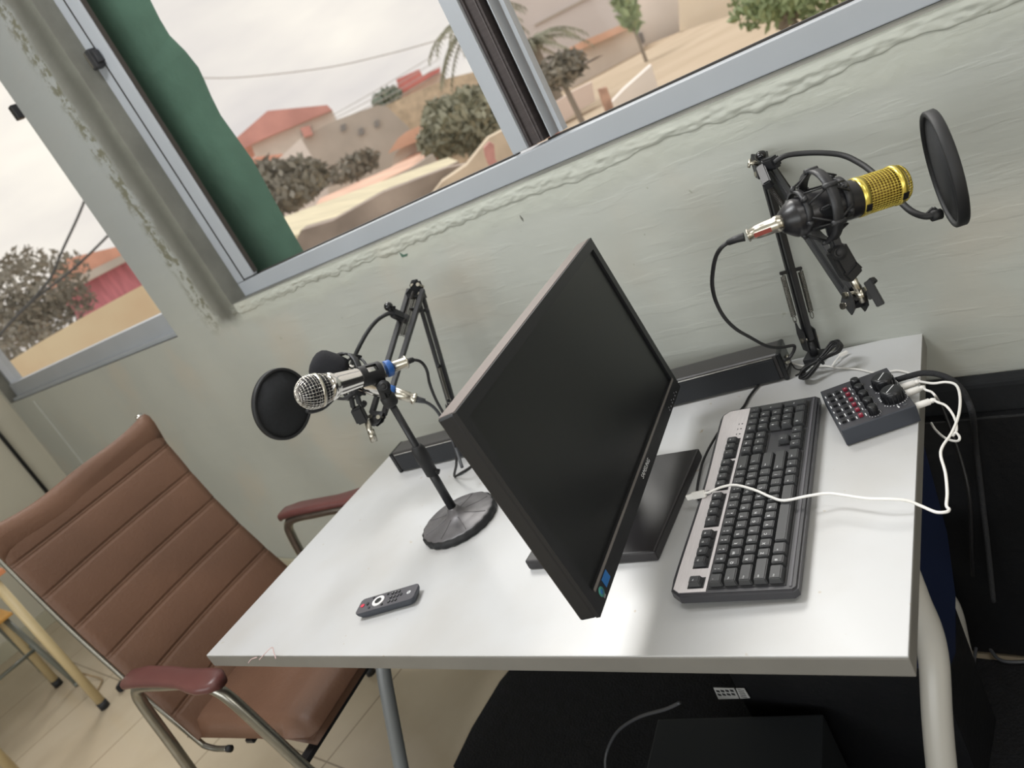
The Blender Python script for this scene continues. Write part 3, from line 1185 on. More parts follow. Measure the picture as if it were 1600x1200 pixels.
keycap(NPX + PITCH, -0.057, 2 * PITCH, PITCH, '0')
keycap(NPX + 2.5 * PITCH, -0.057, PITCH, PITCH, '.')
# rear feet and cord
for s_ in (-1, 1):
    mb = MB().box((s_ * 0.19, 0.066, 0.0055), (0.02, 0.006, 0.011), bev=0.001)
    build(mb, 'foot', M['black_plastic'], kb, True)
for s_ in (-1, 1):
    mb = MB().box((s_ * 0.19, -0.070, 0.002), (0.02, 0.008, 0.004), bev=0.0005)
    build(mb, 'foot', M['rubber'], kb, True)
mb = MB().tube([(-0.6757, -0.2831, 0.738), (-0.6777, -0.3236, 0.735), (-0.6813, -0.3523, 0.727), (-0.6742, -0.3852, 0.725), (-0.6661, -0.4127, 0.725), (-0.6566, -0.4377, 0.725), (-0.6465, -0.452, 0.726), (-0.6319, -0.4623, 0.729)], 0.0021, 8)
build(mb, 'cord', M['cable_black'], kb)

# ------------------------------------------------------------------ small mixer (sound card)
XY = math.radians(28.4)
mx = thing('audio_mixer', 'small charcoal sound mixer with knobs and red buttons at the right edge of the desk', 'audio mixer', (-0.43435, -0.240325, TT), XY)
XL, XW, XH = 0.1073, 0.1375, 0.030
mb = MB()
mb.box((0, 0, XH / 2 + 0.001), (XL, XW, XH - 0.002), bev=0.0015, mi=0)
mb.box((0, 0, XH - 0.0002), (XL - 0.003, XW - 0.003, 0.0008), mi=1)
build(mb, 'case', [M['mixer_side'], M['mixer']], mx, True)
zt = XH + 0.0002
for r_ in range(6):
    y = 0.0418 - 0.0181 * r_
    for c_, x in enumerate((-0.0440, -0.0315, -0.0190)):
        red = c_ == 2
        mb = MB().box((x, y, zt + 0.0024), (0.0066, 0.0062, 0.0048), bev=0.0008, mi=0)
        if red:
            mb.box((x, y, zt + 0.0049), (0.0022, 0.0008, 0.0002), mi=1)
        o = build(mb, 'button', [M['red_btn'] if red else M['knob'], M['legend']], mx, True)
        if red:
            sub_label(o, 'dark red button')


def knob(x, y, r, h, mark):
    mb = MB()
    n = 28
    prof = [(0, r * 1.0), (h * 0.75, r * 0.97), (h * 0.92, r * 0.92), (h, r * 0.80), (h * 1.0, r * 0.6)]
    mb.lathe((x, y, zt), (0, 0, 1), prof, n)
    for k in range(n // 2):
        a = 2 * PI * k / (n // 2)
        mb.box((x + r * 0.99 * math.cos(a), y + r * 0.99 * math.sin(a), zt + h * 0.38), (r * 0.10, r * 0.10, h * 0.74), rz=a)
    o = build(mb, 'knob', M['knob'], mx, True)
    return o, (x, y, r, h, mark)


for y in (0.0424, 0.0192, -0.0046, -0.0290, -0.0525):
    knob(-0.001, y, 0.0070, 0.0150, 1.2)
for y, a in ((0.0129, 0.9), (-0.0323, 0.8)):
    o, (x, yy, r, h, mark) = knob(0.0335, y, 0.0158, 0.0185, a)
    mk = MB().box((x, yy, zt + h + 0.0002), (r * 1.35, r * 0.07, 0.0004), rz=mark)
    for v in mk.v:
        v.xyz = WORLD[mx] @ v
    build(mk, 'pointer_line', M['legend'], o)
mb = MB()
for (ky, kr, cx_) in [(0.0424, 0.0095, -0.001), (0.0192, 0.0095, -0.001), (-0.0046, 0.0095, -0.001), (-0.0290, 0.0095, -0.001), (-0.0525, 0.0095, -0.001), (0.0129, 0.0192, 0.0335), (-0.0323, 0.0192, 0.0335)]:
    n = 12 if kr < 0.01 else 22
    for k in range(n):
        a = -PI * 0.70 + (PI * 1.55) * k / (n - 1) - 0.35
        mb.lathe((cx_ + kr * math.cos(a), ky + kr * math.sin(a), zt - 0.0002), (0, 0, 1), [(0, 0.0006 if kr < 0.01 else 0.0009), (0.0004, 0.0006 if kr < 0.01 else 0.0009)], 8, smooth=False)
rn = random.Random(3)
for r_ in range(6):
    for x in (-0.0505, -0.0378, -0.0253, -0.0118):
        w = 0.0013 + 0.0004 * rn.random()
        mb.box((x, 0.0418 - 0.0181 * r_ + 0.001, zt + 0.0001), (w, 0.0052 + 0.0048 * rn.random() * (1 if x > -0.045 else 0.6), 0.0003))
mb.box((0.0325, -0.0575, zt + 0.0001), (0.0020, 0.0062, 0.0003), rz=0.1)
for y in (0.031, 0.026, -0.013, -0.019, -0.024):
    mb.box((0.0165, y - 0.003, zt + 0.0001), (0.002, 0.0028, 0.0003))
build(mb, 'printed_scale', M['legend'], mx, True)
mb = MB().lathe((0.0421, -0.0575, zt), (0, 0, 1), [(0, 0.0036), (0.0008, 0.0034), (0.0008, 0.002)], 18)
build(mb, 'screw', M['cable_grey'], mx, True)
mb = MB()
for y in (0.019, -0.003, -0.047, 0.045):
    mb.lathe((XL / 2 - 0.0005, y, 0.015), (1, 0, 0), [(0, 0.0058), (0.0012, 0.0058), (0.0012, 0.0032)], 16)
build(mb, 'jack_socket', M['black_gloss'], mx, True)
for sx in (-1, 1):
    for sy in (-1, 1):
        mb = MB().cyl((sx * 0.044, sy * 0.058, 0), (sx * 0.044, sy * 0.058, 0.0022), 0.005)
        build(mb, 'foot', M['rubber'], mx, True)
XM = WORLD[mx]


def XP(x, y, z):
    return tuple(XM @ V3((x, y, z)))


def plug(mb, y, L=0.030, r=0.0051):
    mb.lathe(XP(XL / 2 + 0.001, y, 0.015), XM.to_3x3() @ V3((1, 0, 0)), [(0, r * 0.8), (0.002, r), (L * 0.7, r), (L * 0.74, r * 0.72), (L * 0.80, r * 0.72), (L * 0.82, r * 0.8), (L * 0.88, r * 0.72), (L, r * 0.5)], 16)


# white cable: mixer - out over the edge - back across the keyboard - USB plug
c1 = thing('white_cable', 'white cable from the mixer that loops past the desk edge and crosses the keyboard', 'cable', XP(XL / 2, 0.019, 0.015), 0, 'white cables plugged into the mixer')
mb = MB().tube([XP(XL / 2 + 0.029, 0.019, 0.015), (-0.347, -0.2002, 0.738), (-0.3283, -0.204, 0.74), (-0.3138, -0.213, 0.738), (-0.306, -0.2394, 0.734), (-0.303, -0.2798, 0.73),
                (-0.3074, -0.317, 0.726), (-0.3149, -0.3447, 0.724), (-0.3148, -0.3639, 0.722), (-0.3036, -0.4013, 0.722), (-0.2953, -0.4415, 0.722), (-0.291, -0.4717, 0.724),
                (-0.2861, -0.4816, 0.726), (-0.2881, -0.4888, 0.728), (-0.2987, -0.4911, 0.73), (-0.3142, -0.4858, 0.735), (-0.3276, -0.4841, 0.742), (-0.3443, -0.4871, 0.748),
                (-0.375, -0.4873, 0.75), (-0.4054, -0.4797, 0.75), (-0.4306, -0.4746, 0.75), (-0.4543, -0.4817, 0.752), (-0.4839, -0.4928, 0.754), (-0.5067, -0.4849, 0.755),
                (-0.5328, -0.4719, 0.757), (-0.5655, -0.4622, 0.76), (-0.5872, -0.4656, 0.76), (-0.6059, -0.4745, 0.758), (-0.6176, -0.4745, 0.756)], 0.0020, 8, sub=6)
build(mb, 'cord', M['white_plastic'], c1)
mb = MB()
plug(mb, 0.019)
build(mb, 'jack_plug', M['white_plastic'], c1)
mb = MB().bar((-0.6126, -0.4754, 0.7565), (-0.6358, -0.4763, 0.753), 0.011, 0.006, (0, 0.2, 1), bev=0.001)
mb.bar((-0.6331, -0.477, 0.7535), (-0.6455, -0.4787, 0.7515), 0.0085, 0.0045, (0, 0.2, 1), bev=0.0008)
build(mb, 'usb_plug', M['white_plastic'], c1)

c2 = thing('white_cable', 'short white cable dropping out of sight from the middle socket of the mixer', 'cable', XP(XL / 2, -0.003, 0.015), 0, 'white cables plugged into the mixer')
mb = MB().tube([XP(XL / 2 + 0.029, -0.003, 0.015), (-0.3539, -0.2195, 0.74), (-0.3456, -0.2222, 0.736), (-0.3441, -0.2154, 0.722), (-0.3934, -0.0545, 0.6132)], 0.0019, 8)
build(mb, 'cord', M['white_plastic'], c2)
mb = MB()
plug(mb, -0.003)
build(mb, 'jack_plug', M['white_plastic'], c2)

c3 = thing('white_cable', 'white cable from the front mixer socket curling into a loop beside the desk edge', 'cable', XP(XL / 2, -0.047, 0.015), 0, 'white cables plugged into the mixer')
mb = MB().tube([XP(XL / 2 + 0.029, -0.047, 0.015), (-0.3337, -0.2518, 0.737), (-0.3233, -0.2534, 0.73), (-0.3151, -0.2632, 0.72), (-0.3121, -0.2719, 0.71), (-0.3139, -0.2766, 0.7), (-0.3187, -0.2801, 0.695), (-0.3143, -0.2797, 0.7), (-0.3101, -0.2828, 0.695), (-0.3118, -0.285, 0.69), (-0.3205, -0.2786, 0.685), (-0.3361, -0.2618, 0.68), (-0.3541, -0.2327, 0.675), (-0.3662, -0.2051, 0.67)], 0.0019, 8)
build(mb, 'cord', M['white_plastic'], c3)
mb = MB()
plug(mb, -0.047)
build(mb, 'jack_plug', M['white_plastic'], c3)

# thick braided black lead from the back socket
mb = MB()
mb.tube([XP(XL / 2 + 0.002, 0.045, 0.016), (-0.3845, -0.1773, 0.742), (-0.3633, -0.178, 0.745), (-0.3417, -0.1823, 0.742), (-0.3235, -0.1921, 0.735), (-0.3137, -0.196, 0.72), (-0.3098, -0.1963, 0.7), (-0.3101, -0.1952, 0.67), (-0.3489, -0.0865, 0.5463), (-0.3618, -0.0758, 0.4706), (-0.3699, -0.09, 0.3967), (-0.3787, -0.1108, 0.311), (-0.3884, -0.1334, 0.2237)], 0.0046, 10)
tag(build(mb, 'braided_cable', M['braid']), 'thick black braided cable arching from the back of the mixer over the desk edge', 'cable')
mb = MB().tube([(-0.4082, -0.0172, 0.627), (-0.3878, -0.0618, 0.5865), (-0.3699, -0.1167, 0.53), (-0.3679, -0.1443, 0.4697), (-0.3907, -0.1467, 0.3577), (-0.4093, -0.1281, 0.2793)], 0.003, 8)
tag(build(mb, 'black_cable', M['cable_black']), 'thin black cable hanging down beside the right end of the desk', 'cable')

# thin white lead along the back edge
mb = MB().tube([(-0.6243, -0.0412, 0.723), (-0.6013, -0.0582, 0.724), (-0.5762, -0.0694, 0.724), (-0.5489, -0.0744, 0.724), (-0.5233, -0.0861, 0.723), (-0.4868, -0.0999, 0.723), (-0.4502, -0.1215, 0.723), (-0.4192, -0.1229, 0.724), (-0.3975, -0.1347, 0.723), (-0.3795, -0.1511, 0.722)], 0.0016, 8)
tag(build(mb, 'white_lead', M['white_plastic']), 'thin white cable lying along the back of the desk behind the mixer', 'cable')
mb = MB().tube([(-0.5373, -0.0759, 0.723), (-0.5317, -0.0619, 0.727), (-0.5278, -0.049, 0.728)], 0.0016, 8)
mb.bar((-0.5296, -0.0507, 0.728), (-0.5188, -0.0372, 0.726), 0.007, 0.005, (0, 0, 1), bev=0.001)
tag(build(mb, 'white_plug', M['white_plastic']), 'small white plug lying on the desk behind the coiled black cable', 'plug')

# coiled black cable bundle
bd = thing('cable_bundle', 'coiled bundle of thin black cable tied in the middle at the back of the desk', 'cable', (-0.5624, -0.06, 0.72))
mb = MB()
A = V3((-0.5793, -0.1176, 0.726))
B = V3((-0.5029, -0.0805, 0.764))
ax = (B - A).normalized()
sd = ax.cross(V3((0, 0, 1))).normalized()
uu = sd.cross(ax)
mid = (A + B) / 2
hl = (B - A).length / 2
rn = random.Random(11)
for k in range(9):
    w = 0.013 + 0.014 * rn.random()
    o1, o2 = (rn.random() - 0.5) * 0.010, (rn.random() - 0.5) * 0.008
    e1, e2 = hl * (0.86 + 0.14 * rn.random()), hl * (0.84 + 0.18 * rn.random())
    pts = []
    for (t, s_) in ((-1, 0), (-0.75, 0.9), (-0.3, 0.55), (0, 0.28), (0.35, 0.6), (0.78, 1.0), (1, 0), (0.78, -1.0), (0.35, -0.5), (0, -0.28), (-0.3, -0.5), (-0.75, -0.9)):
        e = e1 if t < 0 else e2
        q = mid + ax * (t * e) + sd * (s_ * w + o1 * (0.4 + abs(t))) + uu * (o2 * (0.3 + abs(t)) + 0.006 + 0.002 * math.sin(3 * t + k))
        q.z = max(q.z, TT + 0.002)
        pts.append(q)
    mb.tube(pts, 0.0016, 6, sub=4, closed=True)
build(mb, 'loops', M['cable_black'], bd)
mb = MB()
mb.torus(mid + uu * 0.006, ax, 0.0085, 0.0012, 20, 6)
mb.torus(mid + uu * 0.006 + ax * 0.002, ax, 0.0085, 0.0012, 20, 6)
build(mb, 'twist_tie', M['black_gloss'], bd)
mb = MB().tube([mid, (-0.5841, -0.0625, 0.728), (-0.5943, -0.0736, 0.724), (-0.6069, -0.0681, 0.724), (-0.6146, -0.0588, 0.728), (-0.6166, -0.0603, 0.735)], 0.0013, 6)
mb.tube([mid - ax * hl * 0.6, (-0.5917, -0.0844, 0.722), (-0.6006, -0.0911, 0.722)], 0.0015, 6)
build(mb, 'cable_end', M['cable_black'], bd)


# ------------------------------------------------------------------ microphone parts
def wire_shell(prof, p0, d, seg, th, name, m, parent):
    """woven wire grille: lathe shell turned into a real wire lattice"""
    mb = MB().lathe(p0, d, prof, seg, caps=False)
    o = build(mb, name, m, parent)
    w = o.modifiers.new('wire', 'WIREFRAME')
    w.thickness = th
    w.use_even_offset = False
    return o


def boom(stand, base, J1, J2, side, w1=0.011, upper_gap=0.010, springs=True):
    base, J1, J2, side = V3(base), V3(J1), V3(J2), V3(side).normalized()
    Z = V3((0, 0, 1))
    # table clamp
    mb = MB()
    mb.box((base.x, base.y, TT + 0.006), (0.036, 0.034, 0.010), bev=0.0015)
    mb.box((base.x, base.y + 0.016, TT - 0.02), (0.030, 0.006, 0.060), bev=0.001)
    mb.box((base.x, base.y, TT - 0.046), (0.030, 0.036, 0.006), bev=0.001)
    mb.cyl((base.x, base.y, TT - 0.085), (base.x, base.y, TT - 0.035), 0.004)
    mb.cyl((base.x, base.y, TT + 0.008), (base.x, base.y, TT + 0.040), 0.008)
    build(mb, 'table_clamp', M['black_matte'], stand)
    b0 = V3((base.x, base.y, TT + 0.034))
    d1 = (J1 - b0).normalized()
    d2 = (J2 - J1).normalized()
    n1 = d1.cross(side).normalized()
    n2 = d2.cross(side).normalized()
    # bottom bracket: two plates
    mb = MB()
    for s_ in (-1, 1):
        q = b0 + side * 0.010 * s_
        mb.prism([q - n1 * 0.010 - d1 * 0.012, q + n1 * 0.010 - d1 * 0.012, q + n1 * 0.017 + d1 * 0.020, q + n1 * 0.013 + d1 * 0.048, q + n1 * 0.006 + d1 * 0.034, q - n1 * 0.009 + d1 * 0.030], side * 0.0022 * s_)
    build(mb, 'base_bracket', M['black_matte'], stand)
    L1 = (J1 - b0).length
    mb = MB()
    for s_ in (-1, 1):
        mb.bar(b0 + n1 * 0.0065 * s_ + d1 * 0.01, J1 + n1 * 0.0065 * s_ - d1 * 0.008, w1, 0.0085, side, bev=0.001)
    build(mb, 'lower_arm', M['black_matte'], stand)
    mb = MB()
    for s_ in (-1, 1):
        mb.bar(J1 + n2 * upper_gap * s_ + d2 * 0.012, J2 + n2 * (upper_gap * 0.8) * s_ - d2 * 0.012, w1, 0.0105, side, bev=0.001)
    build(mb, 'upper_arm', M['black_matte'], stand)
    # elbow joint plates and bolts
    mb = MB()
    for s_ in (-1, 1):
        q = J1 + side * 0.0095 * s_
        mb.prism([q - n1 * 0.013 - d1 * 0.030, q + n1 * 0.013 - d1 * 0.028, q + n1 * 0.015 + d1 * 0.002, q + n1 * 0.006 + d1 * 0.014, q - n1 * 0.008 + d1 * 0.014, q - n2 * 0.018 + d2 * 0.026, q - n2 * 0.010 + d2 * 0.040], side * 0.002 * s_)
    build(mb, 'elbow_bracket', M['black_matte'], stand)
    mb = MB()
    for q in (J1 + n1 * 0.007, J1 - n1 * 0.007, J1 + d1 * -0.02, J2 - d2 * 0.006 + n2 * 0.009, J2 - d2 * 0.006 - n2 * 0.009, b0 + d1 * 0.01):
        mb.cyl(q - side * 0.0155, q + side * 0.0155, 0.0030, seg=12)
        mb.cyl(q - side * 0.0165, q - side * 0.0125, 0.0048, seg=6, smooth=False)
        mb.cyl(q + side * 0.0125, q + side * 0.0165, 0.0048, seg=6, smooth=False)
    build(mb, 'bolts', M['nickel'], stand)
    # end bracket
    mb = MB()
    for s_ in (-1, 1):
        q = J2 + side * 0.0085 * s_
        mb.prism([q - n2 * 0.014 - d2 * 0.020, q + n2 * 0.014 - d2 * 0.020, q + n2 * 0.014 + d2 * 0.006, q + n2 * 0.004 + d2 * 0.018, q - n2 * 0.010 + d2 * 0.014], side * 0.002 * s_)
    mb.bar(J2 - side * 0.008, J2 + side * 0.008, 0.018, 0.014, d2, bev=0.002)
    build(mb, 'end_bracket', M['black_matte'], stand)
    if springs:
        f0, f1 = b0 + d1 * 0.050, b0 + d1 * L1 * 0.42
        mb = MB().bar(f1 - side * 0.021, f1 + side * 0.021, 0.006, 0.006, d1, bev=0.001)
        build(mb, 'spring_bar', M['black_matte'], stand)
        for s_ in (-1, 1):
            a_, b_ = f0 + side * 0.017 * s_, f1 + side * 0.017 * s_
            u_ = (b_ - a_).normalized()
            mb = MB().helix(a_ + u_ * 0.012, b_ - u_ * 0.006, 0.0042, 0.0009, 30, per=10)
            mb.torus(a_ + u_ * 0.005, side, 0.006, 0.0008, 16, 6)
            mb.tube([b_ - u_ * 0.006, b_ + u_ * 0.002], 0.001, 6)
            build(mb, 'spring', M['spring'], stand)
        for s_ in (-1, 1):
            a_, b_ = J1 + d2 * 0.022 + side * 0.0125 * s_, J1 + d2 * (J2 - J1).length * 0.40 + side * 0.0125 * s_
            mb = MB().helix(a_, b_, 0.0038, 0.0009, 32, per=10)
            build(mb, 'spring', M['spring_black'], stand)


def pop_filter(ctr, n, R, rimw, parent, name='pop_screen', th=0.010):
    n = V3(n).normalized()
    ctr = V3(ctr)
    mb = MB().lathe(ctr - n * th / 2, n, [(0.0005, R - rimw), (0, R - rimw * 0.6), (0, R - 0.0015), (0.0015, R), (th - 0.0015, R), (th, R - 0.0015), (th, R - rimw * 0.6), (th - 0.0005, R - rimw), (th * 0.72, R - rimw * 1.05), (th * 0.28, R - rimw * 1.05), (0.0005, R - rimw)], 64, caps=False)
    rim = build(mb, 'filter_rim', M['rubber'], parent)
    mb = MB().lathe(ctr - n * th * 0.22, n, [(0, R - rimw), (th * 0.40, R - rimw)], 64)
    build(mb, name, M['mesh'], parent, under=rim)


# ------------------------------------------------------------------ right boom arm, gold microphone
RJ1 = V3((-0.549, -0.022, 1.105))
RJ2 = V3((-0.364, -0.331, 0.9569))
st = thing('boom_arm_stand', 'black scissor boom arm clamped to the back right of the desk holding the gold microphone', 'microphone stand', (-0.578, -0.036, TT))
side_r = V3((0.6465, 0.7196, -0.2533))
boom(st, (-0.578, -0.036, TT), RJ1, RJ2, side_r, w1=0.010, upper_gap=0.011)
mb = MB().sphere((-0.5352, -0.048, 1.1192), 0.010, 16, 10, s=(1, 1, 0.8))
mb.cyl((-0.5336, -0.0492, 1.1134), (-0.5288, -0.0587, 1.0994), 0.009, seg=18)
build(mb, 'tension_knob', M['black_gloss'], st)
# clamp of the gooseneck on the elbow
mb = MB().bar((-0.5235, -0.0722, 1.1073), (-0.4971, -0.0886, 1.1111), 0.020, 0.016, (0, 0, 1), bev=0.003)
mb.bar((-0.5285, -0.0778, 1.1067), (-0.5113, -0.1165, 1.085), 0.014, 0.016, (1, 0, 0), bev=0.002)
build(mb, 'filter_clamp', M['black_matte'], st)
mb = MB().cyl((-0.5407, -0.0583, 1.1102), (-0.5518, -0.0662, 1.1183), 0.003, seg=10)
mb.cyl((-0.5488, -0.061, 1.1221), (-0.552, -0.0696, 1.1116), 0.0022, seg=8)
build(mb, 'wing_screw', M['nickel'], st)
# wing knob at the end of the arm, steel post and swivel
mb = MB().cyl((-0.356, -0.3402, 0.9678), (-0.3434, -0.3422, 0.9679), 0.0040, seg=14)
mb.bar((-0.3426, -0.3432, 0.9673), (-0.3363, -0.3426, 0.9674), 0.013, 0.010, (0.0533, -0.395, -0.9171), bev=0.001)
mb.bar((-0.3388, -0.3453, 0.9675), (-0.3295, -0.3422, 0.9693), 0.036, 0.014, (0.0735, -0.3767, -0.9234), bev=0.001)
mb.bar((-0.3376, -0.3377, 0.9802), (-0.3311, -0.3364, 0.9845), 0.008, 0.014, (0.0735, -0.3767, -0.9234), bev=0.001)
build(mb, 'wing_knob', M['rubber'], st)
mb = MB().cyl((-0.3491, -0.3441, 0.9607), (-0.3528, -0.3486, 1.0065), 0.0048, seg=16)
mb.cyl((-0.3491, -0.3441, 0.9607), (-0.3509, -0.3448, 0.9786), 0.0058, seg=16)
build(mb, 'steel_post', M['nickel'], st)
mb = MB().bar((-0.3515, -0.3495, 1.0019), (-0.3585, -0.3506, 1.0459), 0.024, 0.020, (0.6939, 0.7193, -0.033), bev=0.004)
mb.bar((-0.3492, -0.3477, 1.0005), (-0.3532, -0.3525, 1.015), 0.024, 0.022, (0.6939, 0.7193, -0.033), bev=0.003)
mb.cyl((-0.35, -0.3665, 1.0421), (-0.3609, -0.3374, 1.031), 0.0095, seg=20)
mb.torus((-0.35, -0.3665, 1.0421), (-0.6892, 0.6501, -0.32), 0.0055, 0.0012, 20, 6)
build(mb, 'swivel_joint', M['rubber'], st)
mb = MB().bar((-0.3554, -0.3531, 1.0435), (-0.3563, -0.3508, 1.0626), 0.012, 0.012, (0.7164, 0.6775, -0.1666), bev=0.002)
mb.bar((-0.356, -0.3513, 1.0609), (-0.3521, -0.3558, 1.0841), 0.012, 0.008, (0.7238, 0.6385, -0.2617), bev=0.002)
mb.bar((-0.3519, -0.3567, 1.0818), (-0.3455, -0.3688, 1.106), 0.013, 0.006, (0.7238, 0.6385, -0.2617), bev=0.002)
build(mb, 'mount_arm', M['black_plastic'], st)

MA, MBb = V3((-0.3993, -0.3803, 1.1048)), V3((-0.283, -0.2706, 1.077))
mdir = (MBb - MA).normalized()
ML = (MBb - MA).length
# shock mount: rings and elastic cords
RC = V3((-0.3618, -0.3428, 1.0999))
mside = mdir.cross(V3((-0.6892, 0.6501, -0.32))).normalized()
mb = MB()
mb.lathe(RC - mdir * 0.006, mdir, [(0, 0.043), (0, 0.0465), (0.012, 0.0465), (0.012, 0.043), (0, 0.043)], 44, caps=False)
build(mb, 'shock_ring', M['black_plastic'], st)
mb = MB()
for off in (-0.026, 0.026):
    c_ = RC + mdir * off
    mb.lathe(c_ - mdir * 0.004, mdir, [(0, 0.0255), (0, 0.0285), (0.008, 0.0285), (0.008, 0.0255), (0, 0.0255)], 36, caps=False)
q_ = mdir.to_track_quat('Z', 'Y')
for k in range(6):
    a = 2 * PI * k / 6 + 0.35
    r_ = q_ @ V3((math.cos(a), math.sin(a), 0))
    for off in (-0.026, 0.026):
        mb.cyl(RC + mdir * off + r_ * 0.027 - mdir * 0.004, RC + mdir * off + r_ * 0.033, 0.0032, seg=8)
    mb.cyl(RC + r_ * 0.0455 - mdir * 0.0085, RC + r_ * 0.0455 + mdir * 0.0085, 0.0036, seg=8)
build(mb, 'shock_cradle', M['black_plastic'], st)
mb = MB()
for k in range(6):
    a = 2 * PI * k / 6 + 0.35
    r_ = q_ @ V3((math.cos(a), math.sin(a), 0))
    for sgn in (-1, 1):
        for da in (-0.25, 0.25):
            r2 = q_ @ V3((math.cos(a + da), math.sin(a + da), 0))
            mb.cyl(RC + r_ * 0.0455, RC + mdir * 0.026 * sgn + r2 * 0.0315, 0.0013, seg=6)
build(mb, 'elastic_cord', M['rubber'], st)

gm = thing('condenser_microphone', 'black microphone with a bright yellow gold mesh head on the right boom arm', 'microphone', tuple(MA))
mb = MB().lathe(MA, mdir, [(0, 0.009), (0.001, 0.0135), (0.014, 0.0228), (0.017, 0.0242), (0.098, 0.0242), (0.100, 0.0236)], 48)
mb.lathe(MA + mdir * 0.0255, mdir, [(0, 0.0245), (0.0008, 0.0247), (0.0016, 0.0245)], 48, caps=False)
gbody = build(mb, 'body', M['mic_black'], gm)
R_ = 0.0245
g0, g1 = 0.098, ML
hl_ = g1 - g0
mb = MB()
mb.lathe(MA + mdir * g0, mdir, [(0, R_ - 0.002), (0, R_ + 0.0006), (0.0085, R_ + 0.0006), (0.0085, R_ - 0.002), (0, R_ - 0.002)], 48, caps=False)
mb.lathe(MA + mdir * (g1 - 0.0165), mdir, [(0, R_ - 0.002), (0, R_ + 0.0008), (0.0065, R_ + 0.0008), (0.0065, R_ - 0.002), (0, R_ - 0.002)], 48, caps=False)
for a in (0.0, PI):
    s1 = q_ @ V3((math.cos(a + 1.1), math.sin(a + 1.1), 0))
build(mb, 'gold_band', M['gold'], gm)
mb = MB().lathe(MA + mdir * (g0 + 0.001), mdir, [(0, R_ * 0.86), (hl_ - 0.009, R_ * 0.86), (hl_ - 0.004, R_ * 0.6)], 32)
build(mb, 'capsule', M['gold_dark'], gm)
pr = [(t * (hl_ - 0.009) / 14, R_ - 0.0006) for t in range(15)]
pr += [(hl_ - 0.009 + 0.009 * math.sin(t), (R_ - 0.0006) * (1 - 0.30 * (1 - math.cos(t)))) for t in (0.5, 1.0, 1.57)]
pr += [(hl_, (R_ - 0.0006) * 0.7 * k / 5) for k in (3.6, 2, 0.5)]
wire_shell(pr, MA + mdir * g0, mdir, 44, 0.0012, 'grille', M['gold'], gm)
mb = MB()
for off in (0.001, hl_ - 0.016):
    r_ = V3((0.2896, -0.8844, -0.3661))
    r_ = (r_ - mdir * r_.dot(mdir)).normalized()
    mb.bar(MA + mdir * (g0 + off) + r_ * (R_ + 0.0005), MA + mdir * (g0 + off + 0.0075) + r_ * (R_ + 0.0005), 0.010, 0.0018, r_.cross(mdir), bev=0.0004)
build(mb, 'band_clip', M['mic_black'], gm)
# XLR plug and lead of the gold microphone
xl = thing('xlr_cable', 'black microphone cable with a nickel plug looping from the gold microphone to the soundbar end', 'cable', tuple(MA))
XE = V3((-0.4432, -0.3959, 1.1048))
xd = (XE - MA).normalized()
xL = (XE - MA).length
mb = MB().lathe(MA - xd * 0.004, xd, [(0, 0.0098), (0.004, 0.0100), (0.006, 0.0108), (0.010, 0.0108), (0.012, 0.0098), (xL * 0.55, 0.0095), (xL * 0.72, 0.0088), (xL * 0.93, 0.0066), (xL * 0.95, 0.0084), (xL * 0.99, 0.0084), (xL * 1.0, 0.006)], 30)
shell = build(mb, 'plug_shell', M['nickel'], xl)
r_ = V3((0.5611, -0.8233, -0.0859))
r_ = (r_ - xd * r_.dot(xd)).normalized()
mb = MB().bar(MA + xd * 0.012 + r_ * 0.0094, MA + xd * 0.034 + r_ * 0.0092, 0.006, 0.0008, r_.cross(xd), bev=0.0003)
sub_label(build(mb, 'plug_inlay', mat('plug_red_inlay', (140, 66, 58), 0.4), xl, under=shell), 'dull red inlay on the plug shell')
mb = MB().tube([XE, (-0.4535, -0.3989, 1.1055), (-0.4657, -0.3974, 1.1036)], [0.0058, 0.0040], 14)
build(mb, 'strain_relief', M['cable_black'], xl)
mb = MB().tube([(-0.465, -0.3965, 1.1039), (-0.4747, -0.4005, 1.101), (-0.4887, -0.3976, 1.0902), (-0.5037, -0.3926, 1.0702), (-0.5265, -0.3704, 1.0394), (-0.5449, -0.3457, 1.0042), (-0.5679, -0.3007, 0.9577),
                (-0.5858, -0.2502, 0.9114), (-0.5989, -0.1944, 0.8654), (-0.6015, -0.1546, 0.8268), (-0.5981, -0.1303, 0.8063), (-0.5893, -0.1114, 0.7946), (-0.5798, -0.0973, 0.7871), (-0.5819, -0.096, 0.7786),
                (-0.5896, -0.101, 0.7694), (-0.5944, -0.1072, 0.7672), (-0.5945, -0.1201, 0.7724)], 0.0029, 10)
build(mb, 'cord', M['cable_black'], xl)

# pop filter on its gooseneck
pf = thing('pop_filter', 'round black pop filter in front of the gold microphone at the far right', 'pop filter', (-0.2492, -0.2048, 1.0598))
PN = V3((-0.9304, -0.364, 0.0421))
PC = V3((-0.2502, -0.2099, 1.0606))
pop_filter(PC, PN, 0.0770, 0.0060, pf, th=0.014)
mb = MB().tube([(-0.5003, -0.0918, 1.1113), (-0.4834, -0.0877, 1.1147), (-0.4618, -0.0827, 1.1095), (-0.4295, -0.0841, 1.0996), (-0.4, -0.0897, 1.087), (-0.373, -0.114, 1.0734), (-0.3523, -0.1431, 1.0634), (-0.3253, -0.1952, 1.0558), (-0.3063, -0.2281, 1.0417), (-0.2908, -0.2483, 1.0297), (-0.2749, -0.2584, 1.022), (-0.2646, -0.2562, 1.0197)], 0.0043, 12)
build(mb, 'gooseneck', M['rubber'], pf)
mb = MB().cyl((-0.2671, -0.2589, 1.0198), (-0.2586, -0.251, 1.0174), 0.007, seg=12)
